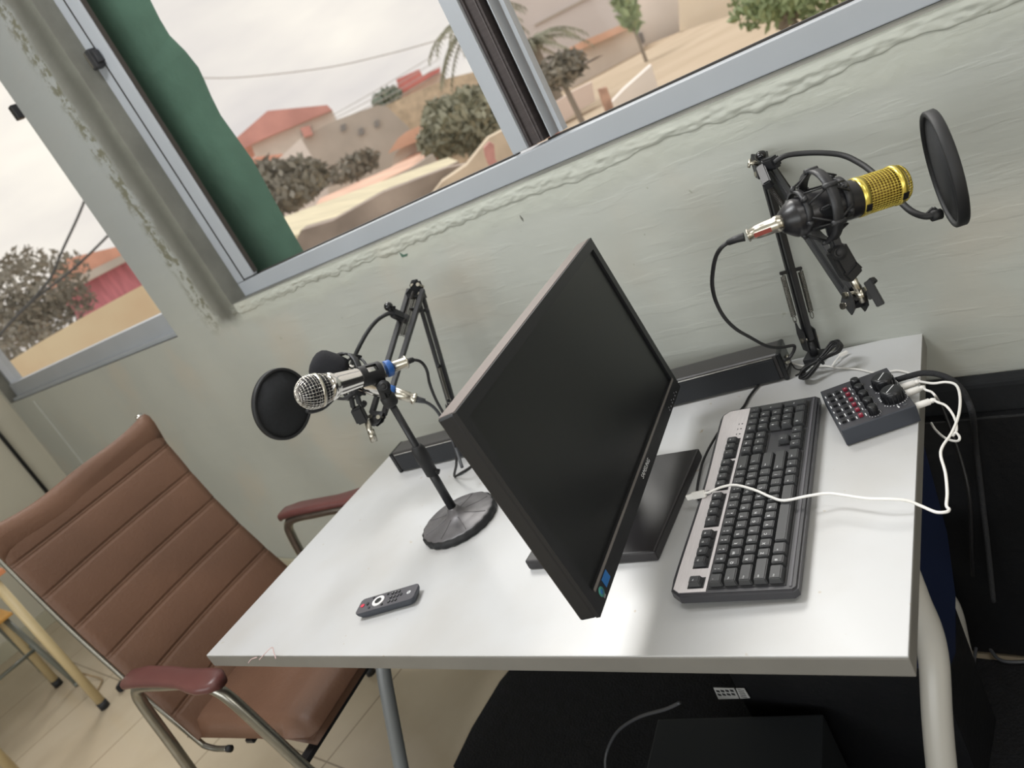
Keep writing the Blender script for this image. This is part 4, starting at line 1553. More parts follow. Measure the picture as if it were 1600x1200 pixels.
mb.bar((-0.2698, -0.2509, 1.0262), (-0.2628, -0.2501, 1.0128), 0.014, 0.010, PN, bev=0.002)
build(mb, 'filter_bracket', M['rubber'], pf)

# ------------------------------------------------------------------ left boom arm, foam covered microphone
LB = (-1.477, -0.137, TT)
LJ1 = V3((-1.3857, -0.1082, 1.1098))
LJ2 = V3((-1.3296, -0.4365, 0.9473))
st2 = thing('boom_arm_stand', 'black scissor boom arm behind the monitor holding the foam covered microphone', 'microphone stand', LB)
side_l = V3((-0.5197, 0.724, -0.4536))
boom(st2, LB, LJ1, LJ2, side_l, w1=0.012, upper_gap=0.017, springs=True)
mb = MB().lathe((-1.3723, -0.1616, 1.0663), (0.0901, 0.7284, 0.6792), [(0, 0.004), (0.002, 0.016), (0.005, 0.016), (0.008, 0.006)], 20)
mb.bar((-1.3666, -0.1433, 1.0601), (-1.3577, -0.1393, 1.049), 0.008, 0.004, (0, 0, 1), bev=0.001)
build(mb, 'tension_knob', M['black_matte'], st2)
# clamp that carries the left gooseneck
mb = MB().bar((-1.371, -0.2034, 1.0723), (-1.3734, -0.2235, 1.0993), 0.020, 0.018, (0.2087, -0.2448, -0.9468), bev=0.003)
mb.bar((-1.3763, -0.2113, 1.0677), (-1.3676, -0.1963, 1.0795), 0.026, 0.020, (0.714, 0.5339, -0.453), bev=0.003)
build(mb, 'filter_clamp', M['black_matte'], st2)
mb = MB().sphere((-1.377, -0.2203, 1.1134), 0.0105, 16, 10)
mb.cyl((-1.377, -0.2203, 1.1134), (-1.3734, -0.2235, 1.0993), 0.006, seg=12)
mb.bar((-1.3616, -0.2235, 1.1051), (-1.3586, -0.218, 1.1097), 0.004, 0.012, (0, 0, 1), bev=0.001)
build(mb, 'clamp_knob', M['black_gloss'], st2)
mb = MB().cyl((-1.3278, -0.4592, 0.9597), (-1.3309, -0.4693, 0.9146), 0.0062, seg=14)
mb.cyl((-1.3287, -0.4632, 0.938), (-1.3301, -0.4693, 0.9129), 0.0075, seg=14)
build(mb, 'steel_post', M['nickel'], st2)
mb = MB().bar((-1.333, -0.4649, 0.9594), (-1.3321, -0.4614, 0.9957), 0.025, 0.024, (0.7102, 0.6936, -0.1206), bev=0.004)
mb.bar((-1.3362, -0.4657, 0.9959), (-1.3364, -0.4564, 1.0153), 0.009, 0.014, (0.7238, 0.6385, -0.2617), bev=0.002)
mb.bar((-1.3258, -0.4543, 0.9965), (-1.3277, -0.4457, 1.0182), 0.010, 0.012, (0.7238, 0.6385, -0.2617), bev=0.002)
mb.bar((-1.3224, -0.453, 0.9919), (-1.3084, -0.4505, 0.9981), 0.012, 0.010, (0.0868, -0.3645, -0.9272), bev=0.003)
build(mb, 'swivel_joint', M['rubber'], st2)
RC2 = V3((-1.3389, -0.4439, 1.0616))
ld = (V3((-1.2736, -0.3728, 0.9559)) - V3((-1.3617, -0.4591, 1.0953))).normalized()
ldr = V3((-0.178, 0.7795, -0.6005))
mb = MB()
mb.lathe(RC2 - ldr * 0.007, ldr, [(0, 0.0455), (0, 0.0495), (0.014, 0.0495), (0.014, 0.0455), (0, 0.0455)], 44, caps=False)
mb.torus(RC2 + ldr * 0.030, ldr, 0.043, 0.0028, 40, 8)
build(mb, 'shock_ring', M['black_plastic'], st2)
q2 = ldr.to_track_quat('Z', 'Y')
mb = MB()
for k in range(6):
    a = 2 * PI * k / 6
    r_ = q2 @ V3((math.cos(a), math.sin(a), 0))
    r2 = q2 @ V3((math.cos(a + 0.5), math.sin(a + 0.5), 0))
    mb.cyl(RC2 + r_ * 0.047, RC2 + ldr * 0.02 + r2 * 0.026, 0.0022, seg=6)
    mb.cyl(RC2 + ldr * 0.03 + r_ * 0.043, RC2 + ldr * 0.02 + r2 * 0.026, 0.0018, seg=6)
    mb.cyl(RC2 + r_ * 0.047 - ldr * 0.009, RC2 + r_ * 0.047 + ldr * 0.034, 0.0030, seg=8)
build(mb, 'elastic_cord', M['rubber'], st2)

fm = thing('condenser_microphone', 'silver microphone with a black foam windscreen on the left boom arm', 'microphone', (-1.3434, -0.4309, 1.0508))
FA, FB = V3((-1.3564, -0.4487, 1.0895)), V3((-1.2968, -0.3964, 0.9893))
fd = (FB - FA).normalized()
FL_ = (FB - FA).length
mb = MB().lathe(FA, fd, [(0, 0.022), (FL_ * 0.85, 0.022), (FL_ * 0.98, 0.014), (FL_, 0.011)], 36)
build(mb, 'body', M['chrome'], fm)
mb = MB().lathe(FA - fd * 0.043 + V3((0, 0, -0.006)), fd, [(0.0, 0.010), (0.003, 0.021), (0.010, 0.030), (0.020, 0.034), (0.045, 0.0355), (0.064, 0.0335), (0.070, 0.030), (0.071, 0.022)], 36)
build(mb, 'foam_windscreen', M['foam'], fm)
x2 = thing('xlr_cable', 'black cable with a blue ringed nickel plug leaving the foam covered microphone', 'cable', tuple(FB))
GE = V3((-1.2687, -0.3664, 0.9428))
gd = (GE - FB).normalized()
gL = (GE - FB).length
mb = MB().lathe(FB + gd * 0.012, gd, [(0, 0.0115), (gL * 0.55, 0.0110), (gL * 0.68, 0.0095), (gL * 0.70, 0.0125), (gL * 0.78, 0.0125), (gL * 0.80, 0.008)], 28)
shell = build(mb, 'plug_shell', M['nickel'], x2)
mb = MB().lathe(FB - gd * 0.002, gd, [(0, 0.0125), (0.001, 0.0135), (0.014, 0.0135), (0.015, 0.0125)], 28)
sub_label(build(mb, 'blue_ring', M['blue'], x2, under=shell), 'bright blue identification ring')
mb = MB().tube([GE - gd * 0.004, (-1.2596, -0.3556, 0.9294)], [0.008, 0.0055], 12, sub=1)
mb.tube([(-1.2615, -0.3571, 0.9306), (-1.2603, -0.3477, 0.9159), (-1.2674, -0.3355, 0.8934), (-1.2685, -0.3335, 0.8685), (-1.2625, -0.3396, 0.8432), (-1.2479, -0.3574, 0.8069), (-1.2132, -0.3947, 0.7814)], 0.0036, 10)
build(mb, 'cord', M['cable_grey'], x2)

pf2 = thing('pop_filter', 'round black pop filter left of the silver microphones', 'pop filter', (-1.4599, -0.531, 1.0672))
pop_filter((-1.4887, -0.5129, 1.0583), (0.9791, 0.1118, -0.1698), 0.0775, 0.0055, pf2, th=0.012)
mb = MB().tube([(-1.3716, -0.2227, 1.0968), (-1.3783, -0.2351, 1.1018), (-1.3879, -0.2528, 1.1021), (-1.3918, -0.2742, 1.0984), (-1.3964, -0.2985, 1.09), (-1.4001, -0.3234, 1.0787), (-1.4111, -0.3425, 1.0638), (-1.4256, -0.3691, 1.0408), (-1.446, -0.4034, 1.0151), (-1.4639, -0.4442, 1.0021), (-1.459, -0.48, 1.0125), (-1.4491, -0.495, 1.0232)], 0.0048, 12)
build(mb, 'gooseneck', M['rubber'], pf2)

# ------------------------------------------------------------------ handheld microphone on its desk stand
hs = thing('desk_microphone_stand', 'black microphone stand with a round grey base on the left half of the desk', 'microphone stand', (-1.168, -0.5, TT))
mb = MB()
n_ = 96
prof = [(0.0, 0.078), (0.003, 0.0815), (0.013, 0.0815), (0.016, 0.0775), (0.018, 0.074), (0.0195, 0.050), (0.024, 0.022), (0.034, 0.013), (0.040, 0.011)]
vs, fs = [], []
for (t, r) in prof:
    for k in range(n_):
        a = 2 * PI * k / n_
        rr = r + (0.0024 * (abs(math.sin(a * 11)) - 0.6) if r > 0.077 else 0)
        vs.append((-1.168 + rr * math.cos(a), -0.5 + rr * math.sin(a), TT + t))
for i in range(len(prof) - 1):
    for k in range(n_):
        k2 = (k + 1) % n_
        fs.append([i * n_ + k, i * n_ + k2, (i + 1) * n_ + k2, (i + 1) * n_ + k])
fs.append(list(range(n_))[::-1])
fs.append([(len(prof) - 1) * n_ + k for k in range(n_)])
mb.add(vs, fs, 0, True)
for i_ in range(3 * n_):
    mb.mi[i_] = 1
for k in range(8):
    a = 2 * PI * k / 8 + 0.2
    c_, s_ = math.cos(a), math.sin(a)
    mb.tube([(-1.168 + 0.022 * c_, -0.5 + 0.022 * s_, TT + 0.0245), (-1.168 + 0.048 * c_, -0.5 + 0.048 * s_, TT + 0.0199), (-1.168 + 0.071 * c_, -0.5 + 0.071 * s_, TT + 0.0185)], 0.0009, 6)
build(mb, 'round_base', [mat('dusty_cast_iron', (98, 96, 98), 0.42, 0.2, var=0.15, vscale=25), M['rubber']], hs)
PB = V3((-1.168, -0.5, TT + 0.03))
PT = V3((-1.1547, -0.5035, 1.0281))
pd = (PT - PB).normalized()
pl = (PT - PB).length
mb = MB().cyl(PB, PT, 0.0068, seg=16)
mb.cyl(PB, PB + pd * pl * 0.48, 0.0088, seg=16)
build(mb, 'pole', M['black_matte'], hs)
mb = MB().lathe(PB + pd * pl * 0.33, pd, [(0, 0.0095), (0.003, 0.0125), (0.030, 0.0125), (0.033, 0.0140), (0.062, 0.0135), (0.066, 0.0115), (0.070, 0.010)], 20)
mb.cyl(PB + pd * (pl * 0.33 + 0.012), PB + pd * (pl * 0.33 + 0.012) + V3((0.7959, 0.2846, -0.5344)) * 0.019, 0.0055, seg=10)
build(mb, 'height_clutch', M['rubber'], hs)
HM = V3((-1.1436, -0.5143, 1.0761))
HB = V3((-1.1664, -0.6257, 1.1178))
HT = V3((-1.1419, -0.4907, 1.0734))
hd = (HT - HB).normalized()
HL = (HT - HB).length
mb = MB().lathe(PT - pd * 0.022, pd, [(0, 0.012), (0.004, 0.0145), (0.020, 0.0145), (0.024, 0.012)], 20)
mb.bar(PT - pd * 0.004, (-1.1396, -0.5097, 1.0613), 0.018, 0.022, (0.191, 0.2929, -0.9369), bev=0.004)
mb.cyl((-1.1196, -0.5222, 1.0553), (-1.152, -0.4998, 1.0454), 0.012, seg=18)
mb.torus((-1.1196, -0.5222, 1.0553), (-0.6892, 0.6501, -0.32), 0.006, 0.0012, 18, 6)
build(mb, 'swivel_joint', M['rubber'], hs)
# clip sleeve with side openings around the handle
mb = MB()
CL0, CL1 = HL * 0.66, HL * 0.955
rc = 0.0195
nseg = 40
qh = hd.to_track_quat('Z', 'Y')
tv = V3((0.748, -0.0575, 0.6612))
a0 = math.atan2((qh.inverted() @ tv).y, (qh.inverted() @ tv).x)
ts = [CL0, CL0 + (CL1 - CL0) * 0.28, CL0 + (CL1 - CL0) * 0.78, CL1]
for i in range(3):
    for k in range(nseg):
        a1, a2 = 2 * PI * k / nseg, 2 * PI * (k + 1) / nseg
        am = ((a1 + a2) / 2 - a0 + PI) % (2 * PI) - PI
        if i == 1 and abs(am) < 0.42:
            continue
        if abs(am - 2.2) < 0.25:
            continue
        q = []
        for rr in (rc - 0.0022, rc):
            for (t, a) in ((ts[i], a1), (ts[i], a2), (ts[i + 1], a2), (ts[i + 1], a1)):
                q.append(HB + qh @ V3((rr * math.cos(a), rr * math.sin(a), t)))
        mb.add(q, [[0, 1, 2, 3], [7, 6, 5, 4], [0, 4, 5, 1], [1, 5, 6, 2], [2, 6, 7, 3], [3, 7, 4, 0]], 0, False)
build(mb, 'clip_sleeve', M['rubber'], hs)

hm = thing('handheld_microphone', 'chrome handheld microphone with a silver ball grille resting in the desk stand clip', 'microphone', tuple(HB))
mb = MB().lathe(HB, hd, [(0.030, 0.020), (0.034, 0.0255), (0.042, 0.0245), (0.046, 0.0215), (0.052, 0.0205), (HL * 0.60, 0.0182), (HL * 0.98, 0.0165), (HL * 0.985, 0.0152), (HL * 1.06, 0.0150)], 44)
build(mb, 'handle', M['chrome'], hm)
prb = [(0.030 * math.sin(t), 0.0300 * math.cos(t)) for t in [PI / 2 * 0.95 * (1 - k / 8) for k in range(9)]]
prb = [(-p[0], p[1]) for p in prb]
pra = prb + [(0.004, 0.0302), (0.008, 0.0296)]
wire_shell(pra, HB + hd * 0.002, hd, 30, 0.0011, 'ball_grille', M['chrome'], hm)
wire_shell([(0.014, 0.0285), (0.0205, 0.0272), (0.027, 0.0254), (0.034, 0.0232)], HB + hd * 0.002, hd, 32, 0.0010, 'lower_grille', M['chrome'], hm)
mb = MB().lathe(HB + hd * 0.010, hd, [(0, 0.0290), (0, 0.0312), (0.0055, 0.0306), (0.0055, 0.0280), (0, 0.0290)], 44, caps=False)
build(mb, 'grille_band', M['nickel'], hm)
mb = MB().sphere(HB + hd * 0.003, 0.0265, 24, 16)
mb.cyl(HB + hd * 0.004, HB + hd * 0.038, 0.0255, 0.020, seg=24)
build(mb, 'grille_lining', M['foam'], hm)
x3 = thing('xlr_cable', 'black cable with a blue ringed nickel plug leaving the handheld microphone', 'cable', tuple(HT))
HE = V3((-1.1275, -0.4431, 1.061))
kd = (HE - HT).normalized()
kL = (HE - HT).length
mb = MB().lathe(HT + kd * 0.014, kd, [(0, 0.0112), (kL * 0.60, 0.0105), (kL * 0.62, 0.0128), (kL * 0.68, 0.0128), (kL * 0.70, 0.0085)], 28)
shell = build(mb, 'plug_shell', M['nickel'], x3)
mb = MB().lathe(HT + kd * 0.005, kd, [(0, 0.0150), (0.001, 0.0158), (0.011, 0.0158), (0.012, 0.0150)], 30)
sub_label(build(mb, 'blue_ring', M['blue'], x3, under=shell), 'dark blue identification ring')
mb = MB().tube([(-1.1284, -0.4438, 1.0616), (-1.1224, -0.4318, 1.0574)], [0.0068, 0.0048], 12, sub=1)
mb.tube([(-1.1241, -0.4331, 1.0585), (-1.1188, -0.4243, 1.0493), (-1.1207, -0.4177, 1.0354), (-1.1333, -0.4097, 1.0164), (-1.1484, -0.4065, 0.9929), (-1.1686, -0.3963, 0.9634), (-1.1868, -0.385, 0.9318), (-1.2113, -0.3668, 0.8967), (-1.2362, -0.3517, 0.8559), (-1.2479, -0.3574, 0.8069), (-1.2662, -0.3643, 0.77), (-1.3232, -0.3443, 0.724), (-1.3085, -0.3312, 0.724), (-1.2973, -0.307, 0.723), (-1.2936, -0.2513, 0.723)], 0.0030, 10)
build(mb, 'cord', M['cable_black'], x3)

# ------------------------------------------------------------------ remote control
RY = math.radians(24.5)
rm = thing('remote_control', 'small dark grey remote control with a white ring and red button on the desk front', 'remote control', (-1.1605, -0.7275, TT), RY)
mb = MB()
RLn, RWd, RHt = 0.128, 0.041, 0.0165


def rr_outline(l, w, rad, n=5):
    p = []
    for (sx, sy, a0_) in ((1, 1, 0), (-1, 1, PI / 2), (-1, -1, PI), (1, -1, 1.5 * PI)):
        for k in range(n + 1):
            a = a0_ + PI / 2 * k / n
            p.append((sx * (l / 2 - rad) + rad * math.cos(a), sy * (w / 2 - rad) + rad * math.sin(a)))
    return p


lev = [(0.0002, 0.80, 0.70, 0.008), (0.004, 0.93, 0.86, 0.008), (0.011, 0.99, 0.98, 0.008), (RHt - 0.001, 1, 1, 0.008)]
rings = []
for (z, a, b_, rad) in lev:
    rings.append([(x, y, z) for x, y in rr_outline(RLn * a, RWd * b_, rad)])
n_ = len(rings[0])
vs = [p for r_ in rings for p in r_]
fs = [[i * n_ + k, i * n_ + (k + 1) % n_, (i + 1) * n_ + (k + 1) % n_, (i + 1) * n_ + k] for i in range(len(rings) - 1) for k in range(n_)]
fs += [list(range(n_))[::-1], [(len(rings) - 1) * n_ + k for k in range(n_)]]
mb.add(vs, fs)
build(mb, 'case', M['remote_side'], rm, True)
mb = MB().prism([(x, y, RHt - 0.001) for x, y in rr_outline(RLn - 0.001, RWd - 0.001, 0.0075)], (0, 0, 0.001))
plate = build(mb, 'face_plate', M['remote'], rm, True)


def rb(x, y, r, m, h=0.0018, sy=1.0, name='button'):
    mb = MB().lathe((0, 0, RHt), (0, 0, 1), [(0, r), (h * 0.8, r), (h, r * 0.8)], 20)
    for v in mb.v:
        v.x += x
        v.y = v.y * sy + y
    return build(mb, name, m, rm, True, under=plate)


sub_label(rb(-0.0535, -0.0005, 0.0042, M['red']), 'red power button')
rb(-0.0425, 0.0008, 0.0024, M['knob'], sy=1.7)
rb(-0.0345, -0.0115, 0.0024, M['knob'])
rb(-0.0340, 0.0135, 0.0024, M['knob'])
rb(-0.006, -0.0125, 0.0024, M['knob'])
rb(-0.002, 0.0130, 0.0026, M['knob'])
mb = MB().lathe((-0.0185, 0.0005, RHt), (0, 0, 1), [(0, 0.0128), (0.0016, 0.0128), (0.0020, 0.0120), (0.0020, 0.0074), (0.0006, 0.0070)], 36)
build(mb, 'dial_ring', M['white_ring'], rm, True)
mb = MB().lathe((-0.0185, 0.0005, RHt + 0.0004), (0, 0, 1), [(0, 0.0066), (0.0018, 0.0066), (0.0022, 0.0052)], 28)
build(mb, 'centre_button', M['knob'], rm, True)
for i in range(3):
    for j in range(3):
        rb(0.0085 + i * 0.0075, 0.0115 - j * 0.0110, 0.0025, M['knob'], sy=1.45)
rb(0.0310, 0.0010, 0.0025, M['knob'], sy=1.45)
mb = MB()
for i in range(3):
    for j in range(3):
        mb.box((0.0085 + i * 0.0075, 0.0115 - j * 0.0110, RHt + 0.0019), (0.0008, 0.0014, 0.0002))
for k in range(8):
    a = 2 * PI * k / 8
    mb.box((0.0475 + 0.0028 * math.cos(a), 0.0010 + 0.0028 * math.sin(a), RHt + 0.0002), (0.0034, 0.0013, 0.0003), rz=a)
build(mb, 'printed_symbol', M['legend'], rm, True)

# ------------------------------------------------------------------ brown office chair
CY = math.radians(13.5)
ch = thing('office_chair', 'brown leather armchair with chrome frame pushed under the left end of the desk', 'chair', (-1.87, -0.65, 0), CY)


def back_pt(u, v):
    """u across (-1..1), v up 0..1 in chair space"""
    z = 0.40 + 0.68 * v
    lx = -0.185 - 0.17 * v - 0.03 * math.sin(PI * v)
    wy = 0.262 - 0.006 * math.sin(PI * v)
    sag = 0.022 * (1 - u * u) * max(0.0, (v - 0.8) / 0.2) ** 1.5
    dish = 0.018 * (1 - u * u)
    return V3((lx - dish, wy * u, z - sag))


mb = MB()
NU, NV = 24, 220
seams = [0.121 + 0.15 * k for k in range(6)]


def groove(v):
    g = 0.0
    for s_ in seams:
        for ds in (-0.0062, 0.0062):
            d = abs(v - s_ - ds) / 0.0045
            if d < 1:
                g += (1 - d) ** 1.0
    return min(1.0, g)


def pillow(v):
    e = [0.0] + seams + [1.0]
    for a, b_ in zip(e[:-1], e[1:]):
        if a <= v <= b_:
            t = (v - a) / (b_ - a)
            return math.sin(PI * t) ** 0.6
    return 0


vs, fs = [], []
for sgn in (1, -1):
    for j in range(NV + 1):
        v = j / NV
        for i in range(NU + 1):
            u = -1 + 2 * i / NU
            p = back_pt(u, v)
            th = 0.008 + 0.004 * pillow(v) - 0.004 * groove(v)
            th *= (1 - abs(u) ** 10 * 0.5)
            vs.append(p + V3((th * sgn, 0, 0)))
W_ = NU + 1
off = (NV + 1) * W_
for j in range(NV):
    for i in range(NU):
        a = j * W_ + i
        fs.append([a, a + 1, a + 1 + W_, a + W_])
        fs.append([off + a, off + a + W_, off + a + 1 + W_, off + a + 1])
for j in range(NV):
    a = j * W_
    fs.append([a, a + W_, off + a + W_, off + a])
    a = j * W_ + NU
    fs.append([a, off + a, off + a + W_, a + W_])
for i in range(NU):
    fs.append([i, off + i, off + i + 1, i + 1])
    a = NV * W_ + i
    fs.append([a, a + 1, off + a + 1, off + a])
mb.add(vs, fs, 0, True)
build(mb, 'backrest', M['leather'], ch, True)
# hanging fold over the top bar
mb = MB()
pts_prof = [(0.012, -0.075), (0.017, -0.045), (0.021, -0.018), (0.019, 0.004), (0.008, 0.016), (-0.006, 0.016), (-0.018, 0.002), (-0.020, -0.05)]
vs, fs = [], []
for i in range(NU + 1):
    u = -1 + 2 * i / NU
    p = back_pt(u * 1.0, 1.0)
    for (dx, dz) in pts_prof:
        wob = 0.006 * math.sin(4 * u + dz * 60) * (1 - u * u)
        vs.append(p + V3((dx + wob * 0.4, 0, dz + 0.004 + wob)))
k_ = len(pts_prof)
for i in range(NU):
    for j in range(k_ - 1):
        a = i * k_ + j
        fs.append([a, a + 1, a + 1 + k_, a + k_])
mb.add(vs, fs, 0, True)
o = build(mb, 'top_fold', M['leather'], ch, True)
sm_ = o.modifiers.new('thick', 'SOLIDIFY')
sm_.thickness = 0.004
# chrome rails along both sides of the back, turning forward under the seat
for s_ in (-1, 1):
    mb = MB()
    pts = [V3((0, 0.258 * s_, 0)) + V3((back_pt(s_, v).x - 0.014, 0, back_pt(s_, v).z)) for v in (1.02, 0.8, 0.55, 0.3, 0.1, -0.02)]
    pts += [V3((-0.185, 0.258 * s_, 0.374)), V3((-0.15, 0.258 * s_, 0.364)), V3((-0.105, 0.258 * s_, 0.364))]
    mb.tube(pts, 0.0075, 14)
    rail = build(mb, 'side_rail', M['steel'], ch, True)
    mb = MB().cyl(pts[-1], pts[-1] + V3((0.012, 0, 0)), 0.009, seg=14)
    build(mb, 'rail_cap', M['rubber'], ch, True, under=rail)
    mb = MB().cyl(pts[0], pts[0] + V3((-0.002, 0, 0.010)), 0.0105, seg=14)
    build(mb, 'rail_cap', M['chrome'], ch, True, under=rail)
# seat
mb = MB()
vs, fs = [], []
NX, NY = 26, 22


def seat_pt(i, j, top):
    u, w = i / NX, -1 + 2 * j / NY
    x = -0.245 + 0.475 * u
    half = 0.262 - 0.01 * (1 - u)
    edge = min(1.0, (1 - abs(w)) / 0.16)
    e2 = min(1.0, min(u, 1 - u) / 0.12)
    rd = math.sqrt(max(0.0, 1 - (1 - edge) ** 2)) * math.sqrt(max(0.0, 1 - (1 - e2) ** 2))
    z = 0.398
    if top:
        z += 0.044 * rd + 0.012 * rd * math.sin(PI * u) * -0.6 - 0.018 * max(0, u - 0.8) / 0.2
        for s_ in (0.33, 0.66):
            z -= 0.003 * math.exp(-((u - s_) / 0.008) ** 2)
    else:
        z -= 0.022 * rd
    return V3((x, w * half, z))


for top in (True, False):
    for i in range(NX + 1):
        for j in range(NY + 1):
            vs.append(seat_pt(i, j, top))
W_ = NY + 1
off = (NX + 1) * W_
for i in range(NX):
    for j in range(NY):
        a = i * W_ + j
        fs.append([a, a + W_, a + W_ + 1, a + 1])
        fs.append([off + a, off + a + 1, off + a + W_ + 1, off + a + W_])
b = bmesh.new()
bv = [b.verts.new(p) for p in vs]
for f in fs:
    b.faces.new([bv[k] for k in f])
bmesh.ops.remove_doubles(b, verts=b.verts, dist=0.0006)
mb.bm(b, smooth=True)
build(mb, 'seat', M['leather'], ch, True)
# arm frames: pad, tube and legs on each side
for s_ in (-1, 1):
    yy = 0.305 * s_
    mb = MB()
    mb.tube([(-0.265, yy * 1.02, 0.012), (-0.240, yy * 1.01, 0.20), (-0.208, yy, 0.42), (-0.184, yy, 0.57), (-0.165, yy, 0.618), (-0.125, yy, 0.636), (-0.04, yy, 0.636),
             (0.06, yy, 0.633), (0.115, yy, 0.620), (0.150, yy, 0.580), (0.185, yy, 0.46), (0.215, yy, 0.34), (0.270, yy, 0.10), (0.288, yy * 1.01, 0.012)], 0.0138, 16)
    afr = build(mb, 'arm_frame', M['steel'], ch, True)
    mb = MB()
    secs = []
    for (x, w, z, yo) in [(-0.168, 0.016, 0.652, 0), (-0.150, 0.026, 0.660, 0), (-0.09, 0.028, 0.664, 0), (0.0, 0.026, 0.660, 0.002), (0.06, 0.025, 0.655, 0.006), (0.105, 0.030, 0.652, 0.012), (0.145, 0.033, 0.652, 0.016), (0.178, 0.028, 0.650, 0.016), (0.194, 0.014, 0.646, 0.014)]:
        ring = []
        for k in range(16):
            a = 2 * PI * k / 16
            sx, sz = math.cos(a), math.sin(a)
            sx = math.copysign(abs(sx) ** 0.6, sx)
            sz = math.copysign(abs(sz) ** 0.7, sz)
            ring.append((x, yy + yo * s_ + w * sx, z + 0.013 * sz * (1 if sz > 0 else 0.9)))
        secs.append(ring)
    vs = [p for r_ in secs for p in r_]
    fs = [[i * 16 + k, i * 16 + (k + 1) % 16, (i + 1) * 16 + (k + 1) % 16, (i + 1) * 16 + k] for i in range(len(secs) - 1) for k in range(16)]
    fs += [list(range(16))[::-1], [(len(secs) - 1) * 16 + k for k in range(16)]]
    mb.add(vs, fs, 0, True)
    build(mb, 'armrest', M['arm_pad'], ch, True)
    for (x, z) in ((-0.265, 0.0), (0.289, 0.0)):
        mb = MB().cyl((x, yy * 1.02, 0), (x, yy * 1.02, 0.03), 0.0165, seg=14)
        build(mb, 'foot_glide', M['rubber'], ch, True, under=afr)
    mb = MB().lathe((0.224, yy + 0.013 * s_, 0.30), (0, s_, 0), [(0, 0.006), (0.004, 0.006), (0.006, 0.003)], 12)
    mb.torus((0.2135, yy, 0.345), (-0.11, 0, 0.4), 0.0142, 0.0012, 20, 6)
    build(mb, 'frame_bolt', M['nickel'], ch, True, under=afr)
mb = MB()
for x in (-0.05, 0.19):
    mb.bar((x, -0.235 if x < 0 else -0.29, 0.358), (x, 0.235 if x < 0 else 0.29, 0.358), 0.03, 0.012, (1, 0, 0), bev=0.002)
build(mb, 'cross_brace', M['black_matte'], ch, True)

# ------------------------------------------------------------------ furniture at the far left
dk = thing('school_desk', 'small wood-topped school desk on beige tube legs at the far left', 'desk', (-3.95, -1.02, 0))
for (x, y) in ((-3.633, -0.839), (-3.633, -1.20), (-4.27, -0.839), (-4.27, -1.20)):
    mb = MB().tube([(x, y, 0.03), (x, y, 0.712)], 0.019, 14, sub=1)
    lg = build(mb, 'leg', M['beige_tube'], dk)
    mb = MB().cyl((x, y, 0.0), (x, y, 0.035), 0.021, seg=14)
    build(mb, 'leg_cap', M['rubber'], dk, under=lg)
mb = MB().box((-3.95, -1.02, 0.725), (0.70, 0.46, 0.022), bev=0.004)
build(mb, 'desktop', M['wood_red'], dk)
mb = MB()
mb.tube([(-3.633, -0.839, 0.66), (-3.633, -1.20, 0.66)], 0.014, 12, sub=1)
mb.tube([(-4.27, -0.839, 0.66), (-4.27, -1.20, 0.66)], 0.014, 12, sub=1)
mb.tube([(-3.633, -0.839, 0.66), (-4.27, -0.839, 0.66)], 0.012, 12, sub=1)
build(mb, 'frame_rail', M['beige_tube'], dk)

sc_ = thing('school_chair', 'grey tube school chair with an orange plywood seat at the far left', 'chair', (-4.35, -1.0, 0))
feet = [(-4.088, -0.804), (-4.64, -0.81), (-4.10, -1.20), (-4.63, -1.20)]
for (x, y) in feet:
    x2_ = -4.36 + (x + 4.36) * 0.62
    y2_ = -1.0 + (y + 1.0) * 0.85
    mb = MB().tube([(x, y, 0.015), (x2_, y2_, 0.435)], 0.0125, 12, sub=1)
    mb.cyl((x, y, 0), (x, y, 0.02), 0.0145, seg=12)
    build(mb, 'leg', M['grey_tube'], sc_)
mb = MB()
mb.tube([(-4.17, -0.82, 0.24), (-4.55, -0.825, 0.24)], 0.009, 10, sub=1)
mb.tube([(-4.17, -1.17, 0.24), (-4.17, -0.82, 0.24)], 0.009, 10, sub=1)
build(mb, 'stretcher', M['grey_tube'], sc_)
mb = MB().box((-4.34, -1.0, 0.445), (0.40, 0.40, 0.014), bev=0.006, seg=3)
build(mb, 'seat', M['wood'], sc_)
mb = MB().box((-4.56, -1.0, 0.72), (0.014, 0.38, 0.16), bev=0.006, seg=3)
build(mb, 'backrest', M['wood'], sc_)
mb = MB()
for y in (-1.17, -0.83):
    mb.tube([(-4.53, y, 0.44), (-4.575, y, 0.79)], 0.0115, 12, sub=1)
build(mb, 'back_frame', M['grey_tube'], sc_)

mb = MB()
mb.bar((-3.6281, -0.763, 0.018), (-3.6598, -0.7274, 0.018), 0.034, 0.028, (0, 0, 1), bev=0.006)
mb.cyl((-3.6598, -0.7274, 0.018), (-3.7013, -0.6652, 0.016), 0.012, 0.009)
tag(build(mb, 'power_plug', M['rubber']), 'small black plug lying on the floor tiles left of the brown chair', 'plug')
mb = MB().tube([(-3.9286, -0.7913, 0.1), (-4.0316, -0.7605, 0.03), (-3.9297, -0.7434, 0.006), (-3.879, -0.76, 0.006), (-3.8379, -0.7955, 0.006)], 0.004, 8)
tag(build(mb, 'thin_cord', mat('pale_brown_cord', (150, 128, 96), 0.5)), 'pale brown cord looped on the floor beside the beige desk leg', 'cord')

# ------------------------------------------------------------------ under and beside the desk
mb = MB()
ring = [(-1.60, -0.08), (-1.638, -0.349), (-1.625, -0.507), (-1.60, -0.62), (-1.36, -0.75), (-1.33, -1.75), (0.9, -1.75), (0.9, -0.08)]
mb.prism([(x, y, 0.001) for x, y in ring], (0, 0, 0.0085))
tag(build(mb, 'rug', M['rug']), 'black shaggy rug covering the floor under the white desk', 'rug')

